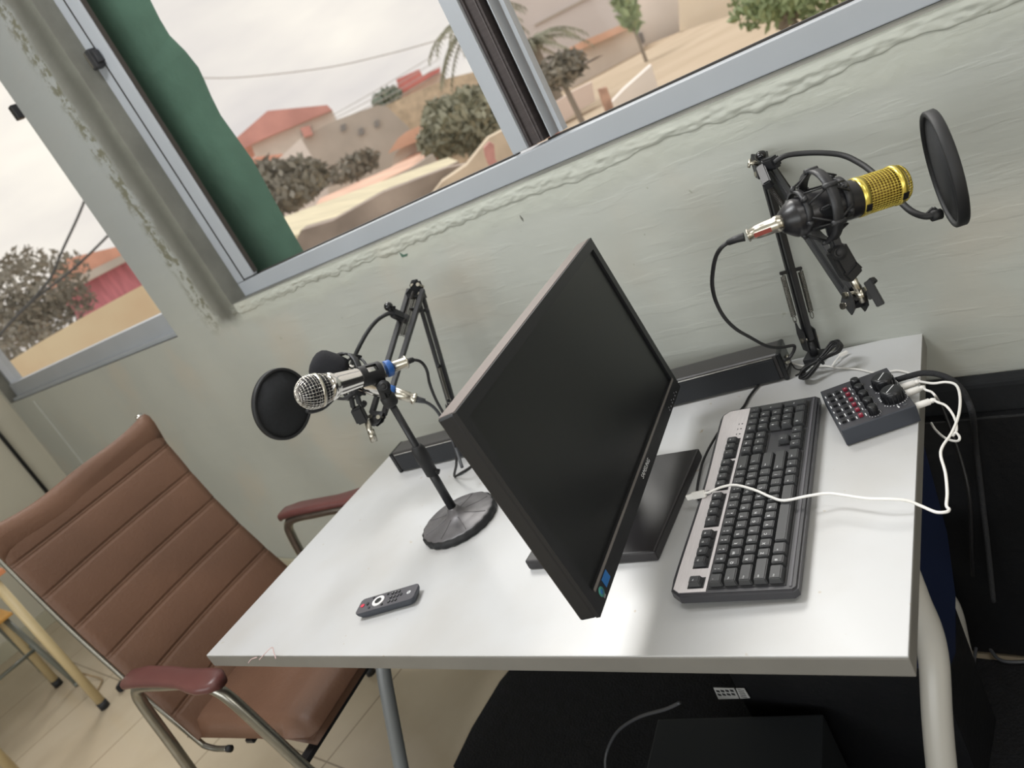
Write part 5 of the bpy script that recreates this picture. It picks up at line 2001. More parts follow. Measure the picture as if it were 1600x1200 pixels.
pc = thing('computer_tower', 'dark computer tower lying flat on the rug under the desk', 'computer', (-0.749, -0.639, 0.0095), math.radians(14))
mb = MB().box((0.0, 0.0, 0.09), (0.33, 0.40, 0.178), bev=0.004)
build(mb, 'case', M['pc'], pc, True)
mb = MB().box((0.0, -0.204, 0.09), (0.325, 0.010, 0.172), bev=0.003)
build(mb, 'front_panel', M['black_gloss'], pc, True)
pc2 = thing('power_unit', 'upright black unit with a white printed label standing at the back under the desk', 'computer', (-0.62, -0.3015, 0.0095), 0.0)
mb = MB().box((0, 0, 0.21), (0.40, 0.16, 0.42), bev=0.004)
build(mb, 'case', M['cloth_black'], pc2, True)


def pc2_face(px, pz):
    return WORLD[pc2] @ V3((px, -0.0815, pz))


mb = MB()
LBL = [(-0.8709, -0.385, 0.1854), (-0.8732, -0.385, 0.1511), (-0.8217, -0.385, 0.1646), (-0.8214, -0.385, 0.194)]
LB2 = [(-0.8169, -0.385, 0.195), (-0.8186, -0.385, 0.1653), (-0.795, -0.385, 0.1724), (-0.7972, -0.385, 0.1991)]
mb.prism(LBL, (0, -0.0012, 0), mi=0)
mb.prism(LB2, (0, -0.0012, 0), mi=0)
c_ = sum((V3(p) for p in LBL), V3()) / 4
ex = (V3(LBL[2]) - V3(LBL[1])) / 4
ez = (V3(LBL[0]) - V3(LBL[1])) / 3
for i in range(4):
    for j in range(2):
        mb.box(c_ + ex * (i - 1.5) * 0.9 + ez * (j * 0.9 - 0.2) + V3((0, -0.0016, 0)), (0.008, 0.0006, 0.006), mi=1)
c2_ = sum((V3(p) for p in LB2), V3()) / 4
for i in range(5):
    mb.box(c2_ + ez * (i - 2) * 0.45 + V3((0, -0.0016, 0)), (0.014, 0.0006, 0.0012), mi=1)
sub_label(build(mb, 'printed_label', [M['label'], M['rubber']], pc2), 'white printed label')
mb = MB()
for (a_, b_) in (((-0.7196, -0.36, 0.1606), (-0.7023, -0.36, 0.1698)), ((-0.727, -0.36, 0.132), (-0.7081, -0.36, 0.1419))):
    mb.cyl(a_, b_, 0.0016, seg=8)
build(mb, 'metal_slot', M['nickel'], pc2)
mb = MB().tube([(-0.818, -0.5382, 0.33), (-0.8627, -0.5361, 0.3), (-0.9564, -0.5228, 0.24), (-1.063, -0.5029, 0.15), (-1.1268, -0.5021, 0.08), (-1.1409, -0.5236, 0.05), (-1.131, -0.5467, 0.03), (-1.088, -0.5844, 0.022)], 0.0035, 8)
tag(build(mb, 'grey_cable', M['cable_grey']), 'grey cable curving down in the dark under the desk', 'cable')

mb = MB()
mb.box((0.05, -0.022, 0.323), (1.60, 0.036, 0.614), bev=0.008)
tag(build(mb, 'foam_panel', M['perforated']), 'black quilted panel standing against the wall at the right end of the desk', 'panel')
o_ = build(MB().box((0.05, -0.055, (0.5780 + 0.0095) / 2), (1.60, 0.018, 0.5780 - 0.0095), bev=0.003), 'smooth_board', M['cloth_black'])
tag(o_, 'smooth black board leaning in front of the quilted panel beside the desk', 'board')
mb = MB().tube([(-0.47, -0.14, 0.02), (-0.4708, -0.0067, 0.02), (-0.4456, -0.064, 0.02), (-0.424, -0.0888, 0.02), (-0.3865, -0.086, 0.02), (-0.3256, -0.0699, 0.02)], 0.0035, 8)
tag(build(mb, 'floor_cable', M['cable_grey']), 'dim grey cable on the floor behind the right desk leg', 'cable')

# ------------------------------------------------------------------ outside: colours paled to put the haze into them
ORA = mat('orange_roof_tiles', (215, 162, 141), 0.85, var=0.14, vscale=1.2)
ORA2 = mat('pale_orange_roof_tiles', (223, 182, 160), 0.85, var=0.14, vscale=1.0)
PINKR = mat('faded_red_roof_tiles', (212, 158, 150), 0.85, var=0.12, vscale=0.8)
REDW = mat('bright_red_roof', (214, 137, 134), 0.8, var=0.08, vscale=1.0)
GREYW = mat('grey_cement_block_wall', (192, 184, 176), 0.9, var=0.10, vscale=0.7)
PALEW = mat('pale_plaster_wall', (222, 213, 204), 0.85, var=0.08, vscale=0.8)
WHITEW = mat('white_plaster_wall', (239, 232, 227), 0.8, var=0.05, vscale=0.8)
LILAC = mat('lilac_grey_wall', (215, 209, 209), 0.85, var=0.04, vscale=0.3)
CRIM = mat('crimson_painted_wall', (204, 130, 142), 0.8, var=0.16, vscale=2.5, stretch=(4, 4, 0.6))
YEL = mat('yellowed_corrugated_roof', (209, 199, 169), 0.8, var=0.12, vscale=0.9, stretch=(1, 4, 1))
SAND = mat('dry_sandy_ground', (196, 178, 155), 0.95, var=0.10, vscale=0.5, rgb2=(183, 164, 140))
BRN = mat('brown_rubble', (162, 149, 139), 0.95, var=0.3, vscale=1.6)
STONE = mat('sandstone_rubble_wall', (209, 193, 171), 0.95, var=0.18, vscale=2.2)
LEAF = mat('hazed_green_leaf', (156, 157, 139), 0.8, var=0.25, vscale=1.5)
LEAFD = mat('dark_hazed_leaf', (139, 135, 125), 0.85, var=0.3, vscale=1.5)
LEAFG = mat('bright_green_leaf', (158, 174, 133), 0.8, var=0.25, vscale=1.5)
TRUNK = mat('grey_brown_trunk', (151, 142, 132), 0.9)
WINDOWD = mat('dark_opening', (144, 142, 142), 0.6)

mb = MB().box((-30, 60, -3.3), (220, 118, 0.2))
g_ = build(mb, 'yard_ground', SAND)
g_['kind'] = 'structure'
edge = [(-2.181, 1.0), (-2.1814, 1.28), (-2.1736, 1.439), (-2.166, 1.51), (-2.1603, 1.579), (-2.1714, 1.658), (-2.1824, 1.737), (-2.1729, 1.795), (-2.160, 1.84), (-2.1521, 1.878), (-2.1658, 1.934), (-2.1937, 1.995), (-2.193, 2.044), (-2.1838, 2.097), (-2.19, 2.2), (-2.175, 2.4), (-2.18, 3.2)]
back = [(-2.18, -3.2)] + edge
mb = MB()
n_ = len(back)
vs = [(-2.42, 0.135, z) for x, z in back] + [(x, 0.22, z) for x, z in back] + [(-2.62, 0.22, z) for x, z in back] + [(-2.62, 0.135, z) for x, z in back]
fs = []
for q in range(4):
    for i in range(n_ - 1):
        a_, b_ = q * n_ + i, ((q + 1) % 4) * n_ + i
        fs.append([a_, a_ + 1, b_ + 1, b_])
fs += [[0, n_, 2 * n_, 3 * n_], [n_ - 1, 2 * n_ - 1, 3 * n_ - 1, 4 * n_ - 1]]
mb.add(vs, fs)
tag(build(mb, 'green_pillar', M['green']), 'rough dark green painted pillar just outside the main window', 'pillar')


def slab(mb, pts, n, mi=0):
    mb.prism(pts, n, mi)


def house(name, label, cat, wall_pts, wall_n, wm, roof_pts=None, roof_n=None, rm_=None, wins=(), group=None, extra=()):
    base = V3(wall_pts[0])
    group = group or ('houses beyond the windows' if cat == 'house' else None)
    t = thing(name, label, cat, (base.x, base.y, -3.2), 0, group)
    mb = MB()
    mb.prism(wall_pts, wall_n)
    # the same wall carried down to the yard below the roofs in front
    W2 = sorted([V3(p) for p in wall_pts], key=lambda p: p.x)
    e0, e1 = W2[0].lerp(W2[-1], 0.04), W2[0].lerp(W2[-1], 0.96)
    zl = min(p.z for p in W2) + 0.25
    if cat in ('house', 'building'):
        mb.prism([(e0.x, e0.y, zl), (e1.x, e1.y, zl), (e1.x, e1.y, -3.2), (e0.x, e0.y, -3.2)], wall_n)
    wb = build(mb, 'wall', wm, t)
    if roof_pts:
        mb = MB()
        mb.prism(roof_pts, roof_n)
        build(mb, 'roof', rm_, t)
    n = V3(wall_n).normalized()
    for w in wins:
        mb = MB().prism([V3(p) - n * 0.06 for p in w], n * 0.10)
        build(mb, 'window', WINDOWD, t, under=wb)
    for (nm, pts, nn, mm) in extra:
        mb = MB().prism(pts, nn)
        build(mb, nm, mm, t)
    return t


# far houses seen through the main window
house('house', 'house with a faded red hipped roof and block walls, left in the main window', 'house',
      [(-34.22, 23.13, 4.9735), (-33.58, 23.95, 5.027), (-31.52, 26.57, 4.5865), (-31.57, 26.51, 3.7958), (-32.96, 24.73, 3.6959), (-34.37, 22.93, 3.826)], (-5.4797, 4.3558, 0), PALEW,
      [(-34.61, 21.78, 4.8968), (-34.26, 22.24, 5.4123), (-32.87, 24.04, 5.9014), (-31.22, 26.17, 4.8683), (-31.16, 26.25, 4.5501), (-32.18, 24.93, 4.7094), (-33.64, 23.04, 4.8975)], (-6.3329, 4.8882, 0), PINKR,
      wins=([(-32.59, 25.03, 4.4532), (-32.25, 25.45, 4.3853), (-32.34, 25.35, 4.1086), (-32.66, 24.95, 4.163)],))
house('house', 'long grey block building in the middle of the main window', 'house',
      [(-26.65, 19.91, 3.4759), (-26.39, 20.2, 3.6163), (-25.54, 21.15, 3.5769), (-24.32, 22.51, 3.3244), (-24.12, 22.74, 3.1178), (-23.84, 23.05, 1.9484), (-24.14, 22.71, 0.5957), (-25.11, 21.63, 0.7598), (-26.49, 20.09, 1.4004), (-26.62, 19.94, 2.8062)], (-4.4342, 4.042, 0), GREYW,
      wins=([(-25.41, 21.15, 3.3071), (-25.26, 21.31, 3.2785), (-25.33, 21.23, 3.0521), (-25.48, 21.07, 3.0809)], [(-25.03, 21.57, 2.8513), (-24.88, 21.73, 2.8222), (-24.95, 21.66, 2.5938), (-25.1, 21.49, 2.6231)], [(-24.53, 22.1, 2.8167), (-24.39, 22.25, 2.7991), (-24.46, 22.17, 2.5707), (-24.6, 22.03, 2.5883)]),
      extra=(('chimney', [(-26.05, 19.77, 3.9146), (-25.81, 20.06, 3.8298), (-25.85, 20.01, 3.4794), (-26.08, 19.73, 3.5538)], (-0.7746, 0.6324, 0), PINKR),))
house('house', 'white gabled shed standing before the grey block building', 'house',
      [(-20.39, 13.18, 2.6721), (-19.53, 14.32, 3.0182), (-19.51, 14.35, 1.7678), (-19.52, 14.33, 1.5198), (-19.75, 14.04, 0.7863), (-21.02, 12.35, 1.4858)], (-3.1941, 2.4079, 0), WHITEW)
house('house', 'low house with a small orange roof beside the green pillar', 'house',
      [(-22.2, 14.07, 3.0738), (-21.94, 14.45, 2.8392), (-22.05, 14.29, 2.6451), (-22.32, 13.9, 2.7353)], (-3.2694, 2.3045, 0), PALEW,
      [(-21.85, 13.71, 3.313), (-21.59, 14.07, 3.236), (-21.16, 14.68, 2.9659), (-21.59, 14.07, 2.7301), (-21.94, 13.57, 3.0492)], (-3.2459, 2.3376, 0), ORA)
house('house', 'distant house with a bright red roof on the skyline', 'house',
      [(-41.87, 41.72, 4.7461), (-40.25, 43.2, 4.7047), (-38.98, 44.37, 4.6031), (-39.37, 44.01, 3.0327), (-40.91, 42.6, 3.1052), (-42.01, 41.59, 3.7639)], (-5.389, 5.9126, 0), PALEW,
      [(-41.41, 40.76, 4.8159), (-41.19, 40.97, 4.9938), (-40.83, 41.31, 5.1268), (-40.73, 41.4, 5.6294), (-39.43, 42.61, 5.4888), (-39.43, 42.6, 5.0196), (-38.41, 43.55, 4.9311), (-38.57, 43.4, 4.7132), (-40.33, 41.77, 4.6865), (-41.37, 40.8, 4.6432)], (-6.0874, 6.629, 0), REDW)
house('house', 'beige hillside building behind the olive bush', 'house',
      [(-32.84, 31.02, 3.7942), (-31.56, 32.18, 3.6723), (-29.85, 33.73, 3.4698), (-28.75, 34.73, 3.0902), (-29.11, 34.41, 0.0064), (-31.27, 32.44, -0.0587), (-33.06, 30.82, 1.5692)], (-4.0424, 4.4339, 0), STONE)
house('house', 'house with a pale orange roof at the right of the main window pane', 'house',
      [(-19.75, 21.3, 2.0614), (-18.9, 22, 1.895), (-18.85, 22.04, 1.6665), (-18.96, 21.95, 0.9954), (-19.93, 21.15, 1.3862)], (-2.5766, 3.0596, 0), PALEW,
      [(-19.54, 20.81, 2.1333), (-19.25, 21.06, 2.1583), (-18.68, 21.54, 2.016), (-18.55, 21.65, 1.8367), (-18.99, 21.28, 1.9339), (-19.4, 20.93, 1.9916)], (-2.5824, 3.0547, 0), ORA2)
house('house', 'small house with an orange tiled roof below the olive bush', 'house',
      [(-15.14, 13.26, 1.3533), (-14.85, 13.55, 1.4662), (-14.32, 14.08, 1.3293), (-14.39, 14.01, 0.8801), (-14.56, 13.84, 0.0215), (-15.67, 12.74, 0.6522)], (-2.1094, 2.1332, 0), PALEW,
      [(-14.98, 12.87, 1.4425), (-14.68, 13.16, 1.648), (-14.48, 13.36, 1.6931), (-14.03, 13.79, 1.6313), (-14.06, 13.76, 1.3453), (-14.11, 13.72, 1.0293), (-14.21, 13.61, 1.0341), (-14.16, 13.67, 1.3084), (-14.55, 13.29, 1.3816)], (-2.1181, 2.1245, 0), ORA2)
# long low roofs nearer the window
t = thing('low_roof', 'long yellowed corrugated roof running across the main window', 'roof', (-9.985, 7.0276, 0.9532))
mb = MB().prism([(-9.1623, 4.79, 1.1624), (-11.51, 6.6761, 1.3404), (-11.43, 8.4162, 1.1245), (-11.58, 11.14, 0.7913), (-10.12, 9.774, 0.7147), (-8.9751, 6.6684, 0.8756), (-8.5739, 4.7641, 1.0625)], (0, 0, -0.12))
build(mb, 'sheeting', YEL, t)
mb = MB().prism([(-10.83, 6.0001, 1.0713), (-10.64, 6.2266, 0.9816), (-9.7304, 7.3387, 0.8317), (-8.8622, 8.3971, 0.7997), (-8.8568, 8.4038, 0.7271), (-9.7884, 7.268, 0.6733), (-10.74, 6.1073, 0.7297), (-10.91, 5.905, 0.8729)], (-0.2274, 0.1957, 0))
build(mb, 'eave_wall', BRN, t)
t = thing('low_roof', 'narrow orange and white roof strip above the yellowed corrugated roof', 'roof', (-13.54, 12.03, 1.0821))
mb = MB().prism([(-13.58, 8.9267, 1.1915), (-14.24, 9.7098, 1.292), (-14.61, 12.37, 1.1228), (-15.23, 14.58, 1.16), (-13.68, 13.29, 0.8905), (-12.89, 11.27, 0.9551), (-12.97, 9.6911, 1.043)], (0, 0, -0.15))
build(mb, 'sheeting', ORA2, t)
mb = MB().prism([(-14.05, 9.238, 1.1269), (-13.37, 10.01, 1.0091), (-12.55, 10.92, 0.9436), (-12.15, 11.37, 0.9946), (-12.13, 11.4, 0.6464), (-13.08, 10.33, 0.6598), (-14.05, 9.2479, 0.8894)], (-0.2245, 0.199, 0))
build(mb, 'eave_wall', GREYW, t)
t = thing('low_roof', 'orange tiled roof patch at the sill of the main window', 'roof', (-6.8896, 4.4938, 0.8718))
mb = MB().prism([(-6.8082, 3.792, 0.867), (-7.1244, 4.2024, 0.9049), (-7.7072, 5.0747, 0.9546), (-8.1748, 6.0632, 0.9164), (-7.3918, 5.4381, 0.8407), (-6.4337, 4.4098, 0.7728)], (0, 0, -0.15))
build(mb, 'sheeting', ORA, t)
mb = MB().prism([(-7.1284, 3.5254, 1.022), (-6.992, 3.6713, 1.158), (-6.7577, 3.9217, 1.0884), (-6.3325, 4.376, 1.0965), (-5.8402, 4.9022, 1.0022), (-5.5654, 5.1958, 0.8827), (-5.3602, 5.4151, 0.8607), (-5.3713, 5.4033, 0.6463), (-5.9663, 4.7674, 0.6642), (-6.7261, 3.9554, 0.6422)], (-0.4416, 0.4061, 0))
tag(build(mb, 'rubble_wall', BRN), 'brown rubble wall low behind the main window sill', 'wall')
mb = MB().prism([(-5.835, 4.2225, 0.7853), (-5.5823, 4.446, 0.9301), (-5.3521, 4.6494, 0.9601), (-5.1117, 4.8619, 1.0905), (-4.9243, 5.0276, 1.091), (-4.9209, 5.0306, 0.7888), (-5.0265, 4.9373, 0.6525), (-5.6529, 4.3836, 0.6229)], (-0.3359, 0.3704, 0))
tag(build(mb, 'garden_wall', STONE), 'sand coloured garden wall at the lower right corner of the main pane', 'wall')
mb = MB().prism([(-4.6664, 4.1862, 1.0625), (-4.612, 4.2322, 1.0875), (-4.5924, 4.2487, 1.0499), (-4.6311, 4.216, 0.9273), (-4.6899, 4.1664, 0.9294), (-4.6839, 4.1714, 0.9939)], (-0.1614, 0.1909, 0))
mb.prism([(-4.6858, 4.1696, 0.9641), (-4.6272, 4.2194, 0.9372), (-4.6266, 4.2199, 0.6083), (-4.694, 4.1627, 0.6154)], (-0.1614, 0.1909, 0))
vs_ = list(mb.v)
low_ = min(vs_, key=lambda p: p.z)
mb.box((low_.x, low_.y, (low_.z - 3.2) / 2 + 0.05), (0.24, 0.24, low_.z + 3.2 + 0.1))
tag(build(mb, 'brick_pier', mat('red_brick', (199, 147, 139), 0.9, var=0.15, vscale=6)), 'small red brick pier standing before the sand coloured garden wall', 'pillar')

# seen through the right pane
house('warehouse', 'large lilac grey warehouse wall at the top of the right pane', 'building',
      [(-31.56, 43.92, 7.6576), (-24.7, 48.01, 4.712), (-25.13, 47.75, 2.556), (-25.67, 47.44, 1.6359), (-27.78, 46.17, 1.637), (-30.09, 44.8, 1.8033), (-32.84, 43.15, 2.0263)], (-4.1623, 6.832, 0), LILAC,
      extra=(('wall_seam', [(-30.4, 44.42, 4.1766), (-24.68, 47.74, 3.9592), (-24.68, 47.74, 3.8759), (-30.41, 44.42, 4.0567)], (-0.1505, 0.2595, 0), GREYW),))
house('house', 'row of low houses with orange and yellow roofs below the warehouse', 'house',
      [(-19.84, 28.8, 1.4593), (-18.2, 29.76, 1.5092), (-16.74, 30.63, 1.2449), (-16.79, 30.59, 0.5594), (-18.45, 29.61, 0.8709), (-19.71, 28.87, 0.9857)], (-2.0331, 3.4448, 0), PALEW,
      [(-19.5, 28.41, 1.5941), (-19.04, 28.68, 1.7121), (-18.38, 29.08, 1.7067), (-17.66, 29.5, 1.6086), (-16.46, 30.21, 1.4916), (-16.47, 30.21, 1.223), (-17.76, 29.44, 1.3415), (-18.73, 28.87, 1.471), (-19.29, 28.54, 1.3557)], (-2.0241, 3.4501, 0), ORA2)
house('house', 'tall white building at the top of the right pane', 'building',
      [(-18.01, 34.43, 3.2779), (-16.33, 35.24, 2.8703), (-15.94, 35.43, 2.069), (-17.01, 34.91, 0.0903), (-17.86, 34.5, 0.2654), (-18.56, 34.16, 0.2333), (-18.44, 34.22, 1.4494)], (-2.6272, 5.3942, 0), WHITEW,
      wins=([(-18.55, 34.03, 0.8755), (-18.36, 34.13, 0.8313), (-18.4, 34.11, 0.3618), (-18.6, 34, 0.3549)],))
house('house', 'cream building with a long flat wall at the upper right', 'building',
      [(-13.75, 29.89, 2.5619), (-7.9022, 32, 1.28), (-8.681, 31.71, -0.7607), (-11.41, 30.73, -0.3238), (-13.45, 30, -0.04), (-14.54, 29.6, 0.2387)], (-2.2187, 5.5747, 0), mat('cream_plaster_wall', (240, 228, 209), 0.85, var=0.05, vscale=0.8))
mb = MB().prism([(-15.34, 20.14, 0.2), (-34.88, 53.71, 0.2), (-19.09, 35.17, 0.2), (-15.02, 30.64, 0.2), (-7.942, 20.99, 0.2), (-2.5998, 15.32, 0.2), (-1.4848, 5.9922, 0.2), (-4.0078, 5.3789, 0.2), (-4.9943, 5.1391, 0.2)], (0, 0, -3.4))
tag(build(mb, 'earth_bank', SAND), 'raised sandy yard with tyre tracks beyond the right pane', 'ground')
house('wall_block', 'white plastered block standing in the sandy yard', 'wall',
      [(-6.8538, 10.11, 0.475), (-6.6343, 10.23, 0.5649), (-6.1732, 10.49, 0.7005), (-6.2011, 10.47, 0.3145), (-6.3055, 10.42, 0.2891), (-6.6428, 10.23, 0.2883), (-6.8578, 10.11, 0.3132)], (-0.2944, 0.5228, 0), WHITEW)
house('wall_block', 'pale pink wall beside the dark window stile', 'wall',
      [(-14.12, 18.12, 1.5393), (-13.44, 18.6, 1.3857), (-13.54, 18.53, 0.7905), (-13.9, 18.27, 0.6993), (-14.19, 18.06, 0.5243), (-14.18, 18.07, 1.0369)], (-0.4609, 0.6539, 0), mat('pale_pink_plaster', (236, 222, 217), 0.85))
house('wall_block', 'long pinkish low wall in the sandy yard', 'wall',
      [(-10.2, 13.54, 0.7041), (-9.7697, 13.82, 0.739), (-9.4568, 14.03, 0.7234), (-9.5414, 13.97, 0.336), (-9.938, 13.71, 0.3094), (-10.29, 13.48, 0.2198), (-10.29, 13.48, 0.4646)], (-0.2741, 0.4182, 0), mat('pinkish_plaster', (228, 211, 202), 0.85, var=0.06, vscale=1))
mb = MB().prism([(-9.0194, 11.19, 0.9378), (-8.7881, 11.35, 0.9709), (-8.8081, 11.34, 0.7554), (-8.8351, 11.32, 0.2963), (-9.0472, 11.17, 0.2061), (-9.0475, 11.17, 0.4284)], (-0.2319, 0.3259, 0))
tag(build(mb, 'red_gatepost', mat('faded_red_paint', (200, 148, 143), 0.8, var=0.1, vscale=3)), 'faded red gate post beside the dark window stile', 'post')
mb = MB().prism([(-7.7918, 11.4, 0.676), (-7.6543, 11.49, 0.6429), (-7.6677, 11.48, 0.3843), (-7.6935, 11.46, 0.2036), (-7.8226, 11.38, 0.2056), (-7.8159, 11.39, 0.4473)], (-0.1559, 0.2563, 0))
tag(build(mb, 'brick_stub', mat('weathered_brick', (195, 161, 144), 0.9, var=0.3, vscale=5)), 'weathered brick stub before the white plastered block', 'post')

# seen through the left window
house('house', 'house with an orange roof and crimson wall beyond the left window', 'house',
      [(-20.73, 6.1518, 2.2383), (-20.53, 6.6358, 2.1875), (-20.02, 7.8722, 2.1586), (-19.76, 8.4804, 2.0892), (-19.97, 7.9889, 1.4923), (-20.31, 7.1499, 1.495), (-20.64, 6.3586, 1.4832), (-20.68, 6.252, 1.8104)], (-3.701, 1.5174, 0), CRIM,
      [(-20.36, 6.0114, 2.5452), (-20.25, 6.2728, 2.7332), (-20.08, 6.6645, 2.8439), (-19.67, 7.6496, 2.571), (-19.35, 8.4049, 2.5192), (-19.36, 8.3952, 2.2367), (-19.63, 7.7374, 2.3042), (-20.12, 6.5715, 2.3021), (-20.35, 6.0287, 2.2877)], (-4.1396, 1.7646, 0), ORA,
      extra=(('fascia', [(-20.19, 5.9055, 2.2809), (-20.14, 6.0247, 2.3807), (-19.44, 7.6681, 2.3218), (-19.16, 8.3342, 2.2815), (-19.18, 8.2783, 2.1353), (-19.47, 7.5963, 2.1514), (-20.19, 5.9217, 2.1652)], (-0.2762, 0.1172, 0), GREYW),))
t = thing('low_roof', 'pale yellow sand coloured wall top running along the sill of the left window', 'wall', (-6.608, 1.0125, 1.3047))
mb = MB().prism([(-7.3659, 0.334, 1.4016), (-7.269, 0.6204, 1.3945), (-7.1616, 0.9378, 1.418), (-7.0432, 1.2873, 1.4302), (-6.884, 1.7578, 1.4299), (-6.7063, 2.2827, 1.4214), (-6.7366, 2.1931, 0.9763), (-7.0039, 1.4035, 0.9525), (-7.3397, 0.4116, 1.0643), (-7.4163, 0.1854, 1.1675)], (-1.411, 0.509, 0))
build(mb, 'wall', mat('yellow_sand_render', (227, 212, 181), 0.85, var=0.08, vscale=1.2, rgb2=(216, 190, 158)), t)


def leaf_cloud(mb, c, rx, ry, rz, n, size, seed, mi=0):
    r = random.Random(seed)
    c = V3(c)
    for _ in range(n):
        while True:
            p = V3((r.uniform(-1, 1), r.uniform(-1, 1), r.uniform(-1, 1)))
            if p.length <= 1:
                break
        p = p * (0.55 + 0.45 * r.random()) if p.length < 0.5 else p
        q = c + V3((p.x * rx, p.y * ry, p.z * rz))
        a = V3((r.uniform(-1, 1), r.uniform(-1, 1), r.uniform(-1, 1))).normalized()
        b_ = a.orthogonal().normalized()
        s = size * (0.6 + 0.8 * r.random())
        mb.add([q - a * s, q + b_ * s * 0.4, q + a * s, q - b_ * s * 0.4], [[0, 1, 2, 3]], mi)


def tree(name, label, cat, blobs, m, base, leaf=0.10, seed=1, group=None):
    group = group or 'shrubs and trees beyond the windows'
    t = thing(name, label, cat, (base[0], base[1], -3.2), 0, group)
    mb = MB()
    for i, (c, rx, rz, n) in enumerate(blobs):
        leaf_cloud(mb, c, rx, rx, rz, n, leaf, seed * 31 + i)
    build(mb, 'foliage', m, t)
    mb = MB()
    mb.tube([(base[0], base[1], -3.2), (base[0] + 0.1, base[1], (blobs[0][0][2] - 3.2) / 2), tuple(blobs[0][0])], [0.07, 0.05], 8)
    for (c, rx, rz, n) in blobs[1:]:
        mb.tube([tuple(V3(blobs[0][0]) - V3((0, 0, rz * 1.2))), tuple(c)], [0.06, 0.02], 6, sub=1)
    build(mb, 'trunk', TRUNK, t)
    return t


tree('bush', 'olive coloured bush before the hillside building', 'bush', [((-12.54, 12.98, 1.2606), 1.0, 0.62, 900), ((-12.19, 13.28, 1.1822), 0.9, 0.75, 700), ((-12.84, 12.71, 1.1464), 0.7, 0.4, 500), ((-13.05, 13.2, 1.621), 0.5, 0.4, 300), ((-12.2, 13.27, 0.793), 0.7, 0.4, 400)], LEAF, (-12.72, 12.82, 0.6585), 0.13, 2)
tree('bush', 'dark bush below the white gabled shed', 'bush', [((-12.96, 8.0856, 1.8684), 0.85, 0.42, 700), ((-12.77, 8.3394, 1.744), 0.6, 0.36, 450), ((-13.49, 8.2013, 2.108), 0.6, 0.36, 400), ((-12.53, 7.8323, 1.6037), 0.8, 0.25, 400)], LEAFD, (-13.05, 7.9633, 1.5114), 0.11, 3)
tree('tree', 'small dark green tree left of the bright red roof', 'tree', [((-40.99, 39.73, 4.7338), 1.0, 0.7, 300), ((-40.62, 40.1, 4.7531), 0.8, 0.6, 240)], mat('dark_green_leaf', (139, 151, 139), 0.8), (-41.15, 39.58, 4.1806), 0.25, 4)
tree('bush', 'low dark shrub in front of the long grey building', 'bush', [((-18.21, 14.33, 1.5997), 0.9, 0.35, 350), ((-17.99, 14.59, 1.5489), 0.6, 0.3, 250)], LEAFD, (-18.28, 14.26, 1.2829), 0.13, 5)
tree('bush', 'dark bush at the foot of the palm in the right pane', 'bush', [((-8.2742, 11.21, 1.2682), 0.45, 0.30, 400), ((-8.081, 11.34, 1.2706), 0.35, 0.25, 300)], LEAFD, (-8.3096, 11.19, 1.0727), 0.09, 6)
tree('bush', 'big grey brown bush filling the lower left window', 'bush', [((-12.36, 2.7294, 2.1223), 1.05, 0.45, 1300), ((-12.31, 2.894, 1.7235), 0.7, 0.35, 800), ((-12.5, 2.2783, 1.796), 0.9, 0.45, 900), ((-11.63, 1.6588, 1.5997), 0.9, 0.4, 500), ((-13.28, 3.132, 2.5896), 0.6, 0.22, 300)], LEAFD, (-12.47, 2.3676, 1.5256), 0.055, 7)
tree('tree', 'bright green tree hanging into the top of the right pane', 'tree', [((-3.9974, 10.02, 0.8854), 0.55, 0.40, 500), ((-3.6966, 10.12, 0.8227), 0.6, 0.4, 500), ((-3.3595, 10.22, 0.6394), 0.5, 0.4, 400), ((-4.1345, 9.9682, 0.8398), 0.22, 0.16, 140)], LEAFG, (-3.4294, 10.2, 1.1734), 0.08, 8)
tree('tree', 'green tree beside the tall white building', 'tree', [((-12.09, 21.72, 1.9228), 0.35, 0.8, 300), ((-12.1, 21.72, 1.5993), 0.3, 0.4, 150)], LEAFG, (-12.25, 21.63, 1.3931), 0.14, 9)


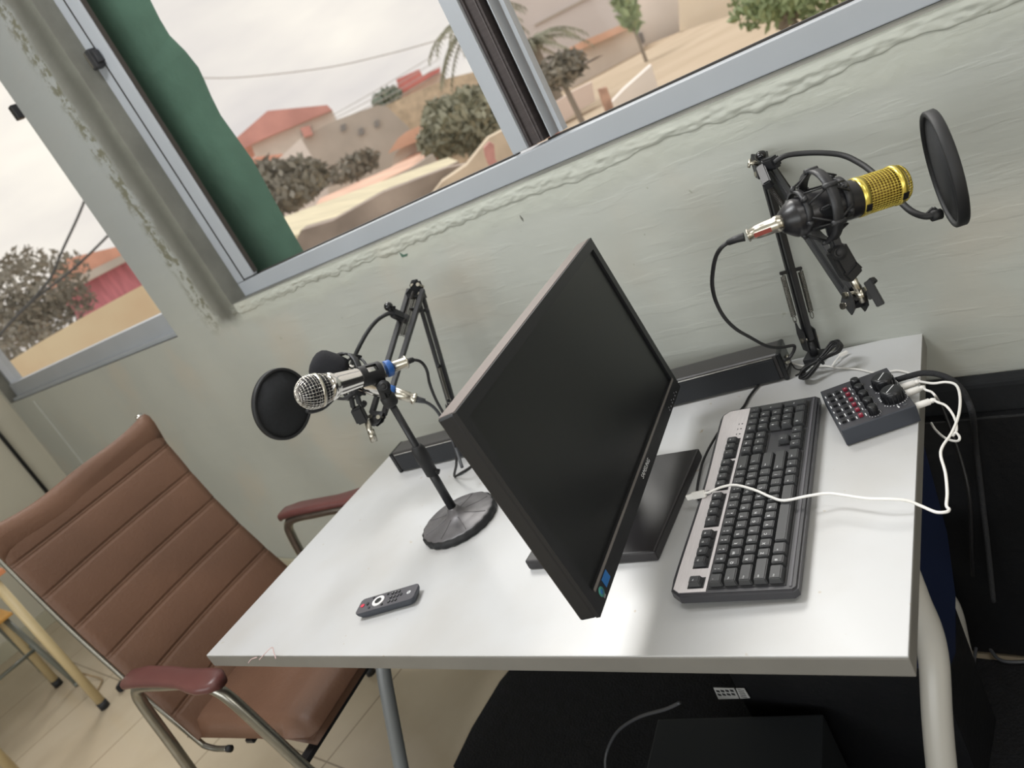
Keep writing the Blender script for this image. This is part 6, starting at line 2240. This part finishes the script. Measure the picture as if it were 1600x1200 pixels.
def palm(label, top, R_, seed):
    t = thing('palm_tree', label, 'palm tree', (top[0], top[1], -3.2))
    mb = MB().tube([(top[0] + 0.3, top[1], -3.2), (top[0] + 0.1, top[1], -1.0), top], [0.22, 0.13], 10)
    build(mb, 'trunk', TRUNK, t)
    r = random.Random(seed)
    mb = MB()
    for k in range(22):
        a = 2 * PI * k / 22 + r.uniform(-0.1, 0.1)
        el = r.uniform(-0.2, 1.1)
        L = R_ * r.uniform(0.8, 1.1)
        pts = []
        for i in range(9):
            s = i / 8
            pts.append(V3(top) + V3((math.cos(a) * L * s * math.cos(el * (1 - s)), math.sin(a) * L * s * math.cos(el * (1 - s)), L * (math.sin(el) * s - (0.75 + 0.2 * el) * s * s))))
        mb.tube(pts, 0.014, 5, sub=1)
        for i in range(1, 9):
            for m_ in (0, 0.5):
                p = pts[i] * (1 - m_) + pts[i - 1] * m_
                d = (pts[i] - pts[i - 1]).normalized()
                sd_ = d.cross(V3((0, 0, 1))).normalized()
                for sg in (-1, 1):
                    e = p + sd_ * sg * L * 0.20 * (1.15 - i / 9) + d * L * 0.08 - V3((0, 0, L * 0.10))
                    mb.add([p, p + d * 0.06 * R_, e], [[0, 1, 2]])
    build(mb, 'fronds', LEAF, t)
    return t


palm('palm tree half hidden behind the window mullion', (-12.16, 14.58, 3.027), 1.35, 3)
palm('palm tree low in the right pane before the warehouse', (-11.84, 16.04, 2.0405), 1.2, 5)

# overhead wires
mb = MB()
wires = [((-9.6919, 1.1661, 1.5661), (-9.5645, 1.6221, 1.7591), (-9.4298, 2.0315, 1.8699), (-9.313, 2.3454, 1.9307), (-9.1151, 2.8159, 2.0718), (-8.7759, 3.4971, 2.3341)),
         ((-9.5645, 1.6221, 1.7591), (-9.4012, 2.1114, 1.9428), (-9.288, 2.4088, 2.1677), (-9.0763, 2.9007, 2.5588), (-8.8329, 3.3912, 3.0994))]
for w in wires:
    mb.tube(w, 0.014, 5)
tag(build(mb, 'overhead_wires', M['cable_grey']), 'pair of dark overhead wires crossing beyond the left window', 'wire')
mb = MB()
mb.tube([(-25.32, 14.8, 7.248), (-24.31, 16.29, 6.3005), (-23.34, 17.55, 5.6476), (-21.96, 19.14, 4.9147), (-20.7, 20.42, 4.4442), (-19.67, 21.35, 4.1282), (-18.6, 22.24, 3.8437)], 0.022, 5)
for k in range(4):
    dy = 10 * k
    mb.tube([((-27.03, 22.48, 3.9343)[0], (-27.03, 22.48, 3.9343)[1], (-27.03, 22.48, 3.9343)[2] - 0.5 * k * 0.3), ((-28.34, 26.93, 4.2641)[0], (-28.34, 26.93, 4.2641)[1], (-28.34, 26.93, 4.2641)[2] - 0.25 * k), ((-29.22, 32.92, 4.7724)[0], (-29.22, 32.92, 4.7724)[1], (-29.22, 32.92, 4.7724)[2] - 0.3 * k)], 0.018, 5)
tag(build(mb, 'power_lines', mat('pale_grey_wire', (188, 185, 183), 0.7)), 'thin power lines sagging across the sky in the main window', 'wire')
